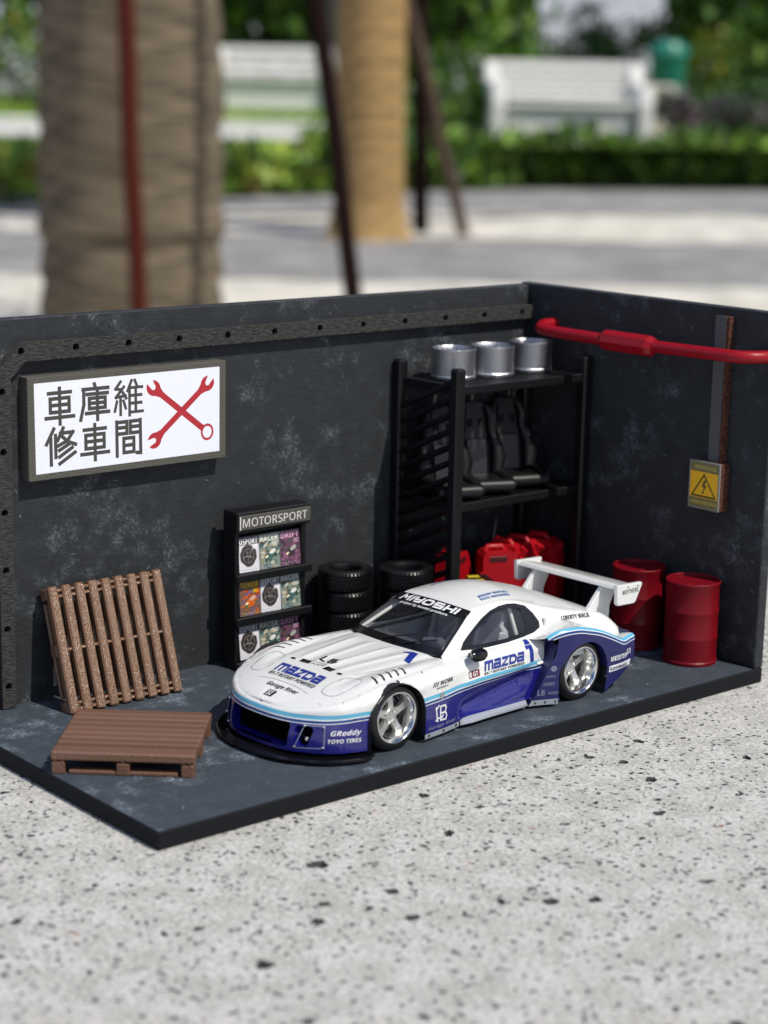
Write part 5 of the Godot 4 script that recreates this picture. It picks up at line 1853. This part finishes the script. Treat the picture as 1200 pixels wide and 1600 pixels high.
func magazine_stand() -> void:
	var t := thing("magazine_stand", "black magazine stand with a metal header plate against the back wall", "magazine stand", Vector3(92.6, 0.05, 6.8))
	var mb := MB.new()
	for sx in [-1.0, 1.0]:
		mb = MB.new()
		mb.box(Vector3(11.2 * sx, 21.8, 0), Vector3(1.4, 43.6, 5.6), 0.2)
		put("side_panel", mb, M.black, t)
	mb = MB.new()
	mb.box(Vector3(0, 21.5, -1.6), Vector3(21.2, 43.0, 1.6))
	put("back_panel", mb, M.black, t)
	mb = MB.new()
	mb.box(Vector3(0.2, 40.9, 0.9), Vector3(24.6, 5.6, 6.2), 0.3)
	put("header", mb, M.black, t)
	mb = MB.new()
	mb.box(Vector3(0.3, 40.9, 4.1), Vector3(23.9, 3.9, 0.5), 0.1)
	put("header_plate", mb, mat(col(0.10, 0.095, 0.085), 0.45, 0.4), t)
	mb = MB.new()
	var f := func(q: Vector2) -> Vector3: return Vector3(q.x, q.y, 4.37)
	var tr := letters("MOTORSPORT", false)
	mb.lay(tr, Vector2(-10.6, 39.75), Vector2(21.6 / width_of(tr), 0), Vector2(0, 2.25), f, 1.0, 0.02)
	mb.box(Vector3(-11.4, 40.9, 4.38), Vector3(0.35, 3.6, 0.06))
	put("lettering", mb, mat(col(0.62, 0.62, 0.6), 0.5), t)
	for k in 3:
		mb = MB.new()
		var y: float = [25.6, 13.6, 1.2][k]
		mb.box(Vector3(0.5, y, 3.7), Vector3(25.6, 2.2, 1.2), 0.25)
		mb.box(Vector3(0, y - 0.7, 1.2), Vector3(21, 0.8, 5.0))
		put("tray", mb, M.black, t)
	# magazines: print of four kinds
	var W := 160
	var H := 200
	var covers := []
	for c in 4:
		var im := Image.create_empty(W, H, false, Image.FORMAT_RGB8)
		im.fill([Color8(206, 206, 212), Color8(120, 132, 122), Color8(96, 62, 84), Color8(112, 84, 70)][c])
		var pal: Array = [[Color8(58, 54, 54), Color8(84, 78, 76), Color8(44, 42, 44)], [Color8(64, 96, 92), Color8(176, 180, 166), Color8(44, 58, 56), Color8(150, 126, 96)], [Color8(58, 40, 52), Color8(70, 76, 64), Color8(130, 84, 112)], [Color8(196, 92, 28), Color8(150, 60, 20), Color8(90, 96, 64), Color8(110, 88, 120)]][c]
		if c == 0:
			disc(im, Vector2(76, 108), Vector2(66, 62), pal[0], 0.2, 0.1)
			disc(im, Vector2(76, 108), Vector2(46, 43), Color8(104, 98, 96))
			disc(im, Vector2(76, 108), Vector2(40, 37), pal[2])
			for k in 5:
				stroke(im, [Vector2(76, 108), Vector2(76, 108) + Vector2.from_angle(TAU * k / 5.0 + 0.4) * 40], 9, Color8(128, 122, 118))
			for k in 34:
				disc(im, Vector2(76, 108) + Vector2(rng.randf_range(-44, 44), rng.randf_range(-40, 40)), Vector2(rng.randf_range(3, 12), rng.randf_range(2, 6)), pal[rng.randi() % 3], rng.randf() * 3, 0.5)
		else:
			for k in 46:
				disc(im, Vector2(rng.randf() * W, rng.randf_range(36, H)), Vector2(rng.randf_range(5, 30), rng.randf_range(3, 13)), pal[rng.randi() % pal.size()], rng.randf_range(-0.7, 0.3), 0.5)
			disc(im, Vector2(86, 126), Vector2(52, 24), pal[0], -0.35, 0.2)
			disc(im, Vector2(104, 104), Vector2(26, 13), pal[1].lerp(Color.WHITE, 0.5), -0.35, 0.2)
			disc(im, Vector2(50, 150), Vector2(13, 13), pal[2], 0, 0.2)
			disc(im, Vector2(128, 126), Vector2(11, 11), pal[2], 0, 0.2)
			disc(im, Vector2(56, 132), Vector2(14, 6), Color8(236, 226, 190), -0.4, 0.2)
		var title: String = ["DSPORT", "RACER", "DRIFT", "TUNER"][c]
		var ink: Color = [Color8(238, 238, 242), Color8(226, 226, 220), Color8(206, 160, 190), Color8(222, 186, 30)][c]
		if c == 0: im.fill_rect(Rect2i(0, 0, W, 46), Color8(70, 68, 70))
		var l := letters(title)
		var lw := width_of(l)
		for k in range(0, l.size(), 3):
			var q := PackedVector2Array()
			for j in 3:
				q.append(Vector2(8, 42) + l[k + j] * Vector2(144.0 / lw, -32))
			fill(im, q, ink)
		for k in 6:
			im.fill_rect(Rect2i(112 - (k % 2) * 6, 50 + (k % 3) * 9, 40 - k * 3, 4), ink)
			im.fill_rect(Rect2i(8 + k * 24, 182 + (k % 2) * 6, 16, 5), ink.lerp(Color8(120, 110, 150), 0.5))
		var m := mat(Color.WHITE, 0.3)
		m.albedo_texture = ImageTexture.create_from_image(im)
		covers.append(m)
	var rows := [[0, 1, 2], [3, 0, 1], [0, 1, 2]]
	var looks := ["grey tyre cover on white, titled DSPORT", "green-grey car cover", "purple and pink cover", "orange car cover with yellow title"]
	var tiers := ["top tier", "middle tier", "bottom tier"]
	for r in 3:
		for c in 3:
			var kind: int = rows[r][c]
			var o := thing("magazine", "magazine with " + looks[kind] + ", on the stand's " + tiers[r], "magazine", Vector3(92.6 - 6.9 + 6.9 * c + rng.randf_range(-0.15, 0.15) + (0.0 if r == 0 else 0.4), [26.9, 14.8, 2.6][r], 9.3), Basis(Vector3.RIGHT, -0.10) * Basis(Vector3.BACK, rng.randf_range(-0.022, 0.022)), "magazines on the stand")
			var lean: float = 0.0
			var bx := MB.new()
			bx.box(Vector3(0, 4.75, lean), Vector3(6.7, 9.6, 0.34))
			put("pages", bx, M.white_print, o)
			bx = MB.new()
			bx.quad_uv([Vector3(-3.34, 9.54, 0.2), Vector3(3.34, 9.54, 0.2), Vector3(3.34, 0.0, 0.2), Vector3(-3.34, 0.0, 0.2)], Vector3.BACK)
			put("cover", bx, covers[kind], o)

# ---- the park behind, in metres
func leaf_mesh(w: float, h: float) -> ArrayMesh:
	var mb := MB.new()
	var n := Vector3(0, 0.2, 1).normalized()
	var a := Vector3(0, 0, 0)
	var b := Vector3(w * 0.5, h * 0.45, -0.08 * h)
	var c := Vector3(0, h, -0.2 * h)
	var d := Vector3(-w * 0.5, h * 0.45, -0.08 * h)
	mb.tri(a, b, c, n, n, n)
	mb.tri(a, c, d, n, n, n)
	return mb.mesh(1.0)

func leaves(called: String, parent: Node, pts: Array, size: float, tones: Array, spread := 0.35) -> MultiMeshInstance3D:
	var mm := MultiMesh.new()
	mm.transform_format = MultiMesh.TRANSFORM_3D
	mm.use_colors = true
	mm.mesh = leaf_mesh(0.55, 1.0)
	mm.instance_count = pts.size()
	for i in pts.size():
		var bs := Basis.from_euler(Vector3(rng.randf_range(-1.3, 1.3), rng.randf() * TAU, rng.randf_range(-1.0, 1.0)))
		mm.set_instance_transform(i, Transform3D(bs.scaled(Vector3.ONE * size * rng.randf_range(0.6, 1.4)), pts[i]))
		var c: Color = tones[rng.randi() % tones.size()]
		mm.set_instance_color(i, c * 1.2 * rng.randf_range(1.0 - spread, 1.0 + spread))
	var o := MultiMeshInstance3D.new()
	o.name = called
	o.multimesh = mm
	if not M.has("leaf"):
		M.leaf = mat(Color.WHITE, 0.55)
		M.leaf.vertex_color_use_as_albedo = true
		M.leaf.cull_mode = BaseMaterial3D.CULL_DISABLED
		M.leaf.backlight_enabled = true
		M.leaf.backlight = Color(0.5, 0.5, 0.4)
	o.material_override = M.leaf
	if parent != self: o.set_meta("kind", "stuff")
	parent.add_child(o, true)
	return o

func crown(c: Vector3, r: Vector3, n: int, clumps: int) -> Array:
	var cs := []
	for k in clumps:
		var d := Vector3(rng.randf_range(-1, 1), rng.randf_range(-1, 1), rng.randf_range(-1, 1))
		while d.length() > 1.0:
			d = Vector3(rng.randf_range(-1, 1), rng.randf_range(-1, 1), rng.randf_range(-1, 1))
		cs.append(d)
	var out := []
	for i in n:
		var k: Vector3 = cs[rng.randi() % clumps]
		var e := Vector3(rng.randfn(), rng.randfn(), rng.randfn()) * 0.17
		out.append(c + (k + e) * r)
	return out

func palm(called: String, label: String, at: Vector3, r0: float, bark: Material, crown_y: float) -> Node3D:
	var t := thing(called, label, "palm tree", at, Basis.IDENTITY, "palms", 1.0)
	var mb := MB.new()
	var prof := [Vector2(r0 * 1.3, 0.0), Vector2(r0 * 1.14, 0.05), Vector2(r0 * 1.05, 0.14)]
	var y := 0.16
	while y < crown_y:
		var step := rng.randf_range(0.05, 0.09)
		var f := 1.0 - 0.035 * y
		prof.append(Vector2(r0 * f * rng.randf_range(1.0, 1.035), y + step * 0.2))
		prof.append(Vector2(r0 * f * rng.randf_range(0.95, 0.985), y + step * 0.85))
		y += step
	mb.lathe(prof, 40)
	put("trunk", mb, bark, t, 1.0)
	for k in 16:   # fronds, above the picture
		var f := TAU * k / 16.0 + rng.randf_range(-0.15, 0.15)
		var up := rng.randf_range(0.2, 1.1)
		var dirv := Vector3(cos(f), 0, sin(f))
		var rib := []
		for i in 9:
			var u := i / 8.0
			rib.append(Vector3(0, crown_y, 0) + dirv * 2.3 * u + Vector3.UP * (up * 1.9 * u - 2.2 * u * u))
		var fr := MB.new()
		fr.tube(rib, [0.035, 0.03, 0.028, 0.025, 0.02, 0.018, 0.014, 0.01, 0.006], 5)
		for i in range(1, 40):
			var u := i / 40.0 * 8.0
			var p: Vector3 = rib[int(u)].lerp(rib[mini(int(u) + 1, 8)], u - int(u))
			for sg in [-1.0, 1.0]:
				var out: Vector3 = (dirv.cross(Vector3.UP) * sg + dirv * 0.5 - Vector3.UP * 0.35).normalized() * (0.6 * sin(PI * clampf(i / 40.0, 0.08, 0.96)) + 0.1)
				fr.poly([p, p + out * 0.5 + dirv * 0.03, p + out, p + out * 0.5 - dirv * 0.03], Vector3.UP)
		put("frond", fr, M.frond, t, 1.0)
	return t

func pole(called: String, label: String, a: Vector3, b: Vector3, r: float, m: Material, group: String) -> void:
	var t := thing(called, label, "prop", a, Basis.IDENTITY, group, 1.0)
	var mb := MB.new()
	var n := 9
	var pts := []
	for i in n:
		pts.append((b - a) * i / (n - 1.0) + Vector3(rng.randfn(), 0, rng.randfn()) * r * 0.12)
	mb.tube(pts, r, 10)
	put("pole", mb, m, t, 1.0)

func bench(called: String, label: String, at: Vector3, yaw: float, wide: float, m: Material) -> void:
	var t := thing(called, label, "bench", at, Basis(Vector3.UP, yaw).scaled_local(Vector3(1, 0.87, 1)), "white park benches", 1.0)
	for sx in [-1.0, 1.0]:
		var mb := MB.new()
		mb.prism(pv([-0.30, 0, 0.30, 0, 0.32, 0.42, 0.27, 0.62, -0.12, 0.64, -0.24, 0.84, -0.33, 0.84, -0.29, 0.4]), -0.06, 0.06, Transform3D(Basis(Vector3.UP, -PI / 2), Vector3(sx * wide * 0.5, 0, 0)), 0.015)
		put("end_panel", mb, m, t, 1.0)
	for k in 3:
		var mb := MB.new()
		mb.box(Vector3(0, 0.52 + 0.135 * k, -0.21 - 0.03 * k), Vector3(wide - 0.14, 0.105, 0.05), 0.01)
		put("back_slat", mb, m, t, 1.0)
	for k in 4:
		var mb := MB.new()
		mb.box(Vector3(0, 0.41, -0.13 + 0.115 * k), Vector3(wide - 0.14, 0.05, 0.098), 0.01)
		put("seat_slat", mb, m, t, 1.0)
	var mb := MB.new()
	mb.box(Vector3(0, 0.19, 0.12), Vector3(wide - 0.2, 0.36, 0.14), 0.01)
	put("plinth", mb, m, t, 1.0)

func park() -> void:
	M.frond = mat(col(0.03, 0.07, 0.012), 0.5)
	var bark := func(lo: Color, hi: Color, seed_: int) -> StandardMaterial3D:
		var n := noise(FastNoiseLite.TYPE_SIMPLEX, 0.03, seed_, 4, 0.6)
		var g := field(n, 256, 256)
		var d := PackedByteArray()
		d.resize(256 * 256 * 3)
		for i in g.size():
			var c := lo.lerp(hi, smoothstep(0.25, 0.75, g[i] / 255.0))
			d[i * 3] = int(c.r * 255)
			d[i * 3 + 1] = int(c.g * 255)
			d[i * 3 + 2] = int(c.b * 255)
		var m := mat(Color.WHITE, 0.9, 0.0, 0.2)
		m.albedo_texture = ImageTexture.create_from_image(Image.create_from_data(256, 256, false, Image.FORMAT_RGB8, d))
		m.uv1_triplanar = true
		m.uv1_world_triplanar = true
		m.uv1_scale = Vector3(0.7, 8.0, 0.7)
		m.uv1_triplanar_sharpness = 1.0
		return m
	var G := -0.63
	palm("palm_tree", "thick grey-brown palm trunk close behind the garage's back wall", bg(192, 3.5, G), 0.172, bark.call(Color8(80, 73, 62), Color8(124, 112, 94), 3), 4.6)
	palm("palm_tree", "slimmer tan palm trunk farther off, between the leaning props", bg(566, 9.9, G), 0.185, bark.call(Color8(124, 102, 70), Color8(180, 150, 102), 4), 5.4)
	var red := mat(col(0.06, 0.012, 0.007), 0.8, 0.0, 0.2)
	var dark := mat(col(0.010, 0.0035, 0.003), 0.7, 0.0, 0.2)
	var brown := mat(col(0.06, 0.035, 0.022), 0.8)
	var g1 := "props around the near palm"
	var g2 := "props around the far palm"
	pole("tree_prop", "rusty red prop standing in front of the near palm trunk", bg(216, 3.14, G), bg(172, 3.3, 0.62), 0.0155, red, g1)
	pole("tree_prop", "dark maroon leaning prop right of the near palm, passing before the tan trunk", bg(600, 3.1, G), bg(430, 3.3, 0.66), 0.0155, dark, g1)
	pole("tree_prop", "almost black upright prop just right of the tan palm trunk", bg(650, 10.3, G), bg(632, 10.2, 1.4), 0.045, dark, g2)
	pole("tree_prop", "grey-brown prop leaning towards the tan palm from its right", bg(718, 10.2, G), bg(560, 10.0, 1.3), 0.036, brown, g2)
	pole("tree_prop", "added grey pole in place of the shaded left side of the tan palm trunk", bg(548, 10.4, G), bg(486, 10.1, 1.5), 0.04, mat(col(0.14, 0.13, 0.12), 0.8), g2)  # added pole, drawn for the trunk's shaded left edge
	var white := mat(col(0.66, 0.66, 0.64), 0.75)
	bench("park_bench", "white park bench on the lawn, just right of the near palm trunk", bg(418, 22.5, -0.09), -0.75, 1.34, white)
	bench("park_bench", "broad white park bench beside the green bin", bg(872, 16.9, -0.30), -0.62, 1.30, white)
	bench("park_bench", "white park bench half hidden by shrubs, left of the broad bench", bg(758, 19.2, -0.262), -0.5, 0.6, white)
	var blk := MB.new()
	blk.box(Vector3(0, 0.26, 0), Vector3(0.42, 0.52, 0.4), 0.02)
	var bo := solo("stone_block", blk, mat(col(0.45, 0.42, 0.36), 0.8), "low beige stone block right of the broad white bench", "block", bg(1000, 18.4, -0.262), "", "", 1.0)
	bo.rotation.y = -0.5
	# litter bin
	var bin := thing("litter_bin", "teal green litter bin behind the broad white bench", "bin", bg(1026, 19.6, -0.262), Basis.IDENTITY, "", 1.0)
	var mb := MB.new()
	mb.lathe([Vector2(0, 0.05), Vector2(0.15, 0.05), Vector2(0.19, 0.8), Vector2(0.2, 0.82)], 24)
	put("bin_body", mb, mat(col(0.01, 0.16, 0.11), 0.4), bin, 1.0)
	mb = MB.new()
	mb.lathe([Vector2(0.21, 0.82), Vector2(0.21, 0.87), Vector2(0.15, 0.95), Vector2(0, 0.98)], 24)
	put("lid", mb, mat(col(0.012, 0.19, 0.13), 0.4), bin, 1.0)
	# hedge along the bank
	var dk := [Color(0.045, 0.105, 0.02), Color(0.065, 0.15, 0.025), Color(0.024, 0.058, 0.014), Color(0.12, 0.21, 0.03)]
	var lt := [Color(0.24, 0.36, 0.04), Color(0.18, 0.31, 0.035), Color(0.34, 0.38, 0.05), Color(0.09, 0.18, 0.025)]
	var pts := []
	for k in 9000:
		var u := rng.randf_range(470, 2100)
		var base := lerpf(14.0, 16.5, (u - 430) / 470.0) if u < 900 else lerpf(16.5, 19.5, (u - 900) / 2100.0)
		pts.append(bg(u, base + rng.randf_range(-0.35, 0.5), rng.randf_range(-0.62, -0.26 + 0.05 * sin(u * 0.03))))
	var h := leaves("hedge", self, pts, 0.16, dk + [lt[1]])
	tag(h, "dark green hedge along the raised bank", "", "", "stuff")
	pts = []
	for k in 5200:
		var u := rng.randf_range(-1200, 520)
		var base := lerpf(11.6, 14.1, clampf((u + 2600) / 3030.0, 0, 1))
		base = lerpf(12.2, 14.0, clampf(u / 430.0, -0.5, 1.2))
		pts.append(bg(u, base + rng.randf_range(-0.3, 0.4), rng.randf_range(-0.62, -0.34)))
	h = leaves("ground_cover", self, pts, 0.15, lt + [dk[1], Color(0.14, 0.10, 0.03)])
	tag(h, "yellow-green ground cover on the bank left of the tan palm", "", "", "stuff")
	# shrubs in the hedge line
	var shrubs := [[700, 17.2, 0.5, 0.62, 0, "dark green shrub right of the leaning props"], [795, 17.4, 0.22, 0.62, 1, "leafy green shrub before the half hidden bench"], [1100, 17.4, 0.55, 0.42, 2, "purple-grey shrub right of the stone block"], [600, 17.0, 0.6, 0.5, 0, "dark green shrub behind the tan palm trunk"], [1190, 18.4, 0.6, 0.55, 1, "mid green shrub at the hedge's right end"], [1085, 22.5, 0.55, 1.15, 3, "yellow-flowered shrub right of the green bin"], [20, 22.0, 0.9, 1.0, 3, "yellow-green shrub left of the near palm trunk"], [800, 27.0, 0.8, 1.35, 0, "tall dark shrub far behind the half hidden bench"], [890, 28.0, 0.8, 1.5, 1, "tall green shrub far behind the broad bench"], [985, 28.0, 0.85, 1.4, 0, "tall dark shrub far behind the litter bin"]]
	var tone := [dk, [Color(0.05, 0.12, 0.02), Color(0.03, 0.08, 0.015)], [Color(0.10, 0.06, 0.09), Color(0.06, 0.05, 0.05), Color(0.03, 0.07, 0.02)], [Color(0.20, 0.18, 0.01), Color(0.05, 0.11, 0.015), Color(0.06, 0.13, 0.02)]]
	for s in shrubs:
		var o := thing("shrub", s[5], "shrub", bg(s[0], s[1], -0.3), Basis.IDENTITY, "shrubs of the park", 1.0)
		leaves("foliage", o, crown(Vector3(0, s[3] * 0.5, 0), Vector3(s[2], s[3] * 0.55, s[2]), 900 if s[1] < 26 else 1700, 26), 0.12, tone[s[4]])
		var st := MB.new()
		for k in 4:
			st.tube([Vector3(0, -0.05, 0), Vector3(rng.randf_range(-0.2, 0.2), s[3] * 0.6, rng.randf_range(-0.2, 0.2))], [0.02, 0.006], 5)
		put("stems", st, brown, o, 1.0)
	# trees along the far side
	var trees := [[-330, 27, 2.4, 0], [-40, 29, 2.2, 0], [210, 30, 2.4, 1], [395, 31, 1.7, 1], [520, 28, 1.9, 0], [655, 31, 2.0, 0], [705, 25, 1.1, 0], [1250, 27, 1.9, 0], [560, 38, 2.2, 1], [1330, 26, 2.4, 0], [1600, 30, 3.0, 0], [-700, 28, 3.0, 0], [1420, 46, 2.6, 0], [1120, 30, 1.0, 1]]
	var where := ["far left beyond the frame's edge", "left of the near palm trunk", "behind the near palm trunk", "above the left bench", "between the left bench and the tan palm", "just right of the tan palm", "left of the broad bench", "right of the green bin", "far behind the tan palm", "at the right edge of the view", "beyond the right edge of the view", "farthest left in the row", "farthest back beyond the right edge", "just behind the green bin"]
	for k in trees.size():
		var e: Array = trees[k]
		var hgt := rng.randf_range(5.2, 7.0)
		var low := 0.0 if e[3] == 0 else 0.15
		var o := thing("park_tree", ("dark green tree " if e[3] == 0 else "light green tree ") + where[k], "tree", bg(e[0], e[1], -0.1), Basis.IDENTITY, "trees along the far side of the park", 1.0)
		var tr := MB.new()
		tr.tube([Vector3(0, -0.3, 0), Vector3(0.08, 1.2, 0.03), Vector3(0.0, 2.8, 0.1), Vector3(0.15, hgt * 0.8, 0)], [0.17, 0.13, 0.1, 0.03], 9)
		for i in 7:
			var f := rng.randf() * TAU
			var y := rng.randf_range(0.5, 3.2)
			tr.tube([Vector3(0.05, y, 0.03), Vector3(cos(f) * 0.7, y + 0.6, sin(f) * 0.7), Vector3(cos(f) * e[2] * 0.75, y + 1.1, sin(f) * e[2] * 0.75)], [0.06, 0.04, 0.012], 6)
		put("trunk", tr, brown, o, 1.0)
		leaves("crown", o, crown(Vector3(0, low + hgt * 0.5, 0), Vector3(e[2], hgt * 0.52, e[2]), 5200, 60), 0.26, dk + [lt[1]] if e[3] == 0 else [lt[1], dk[3], lt[0], dk[1]])
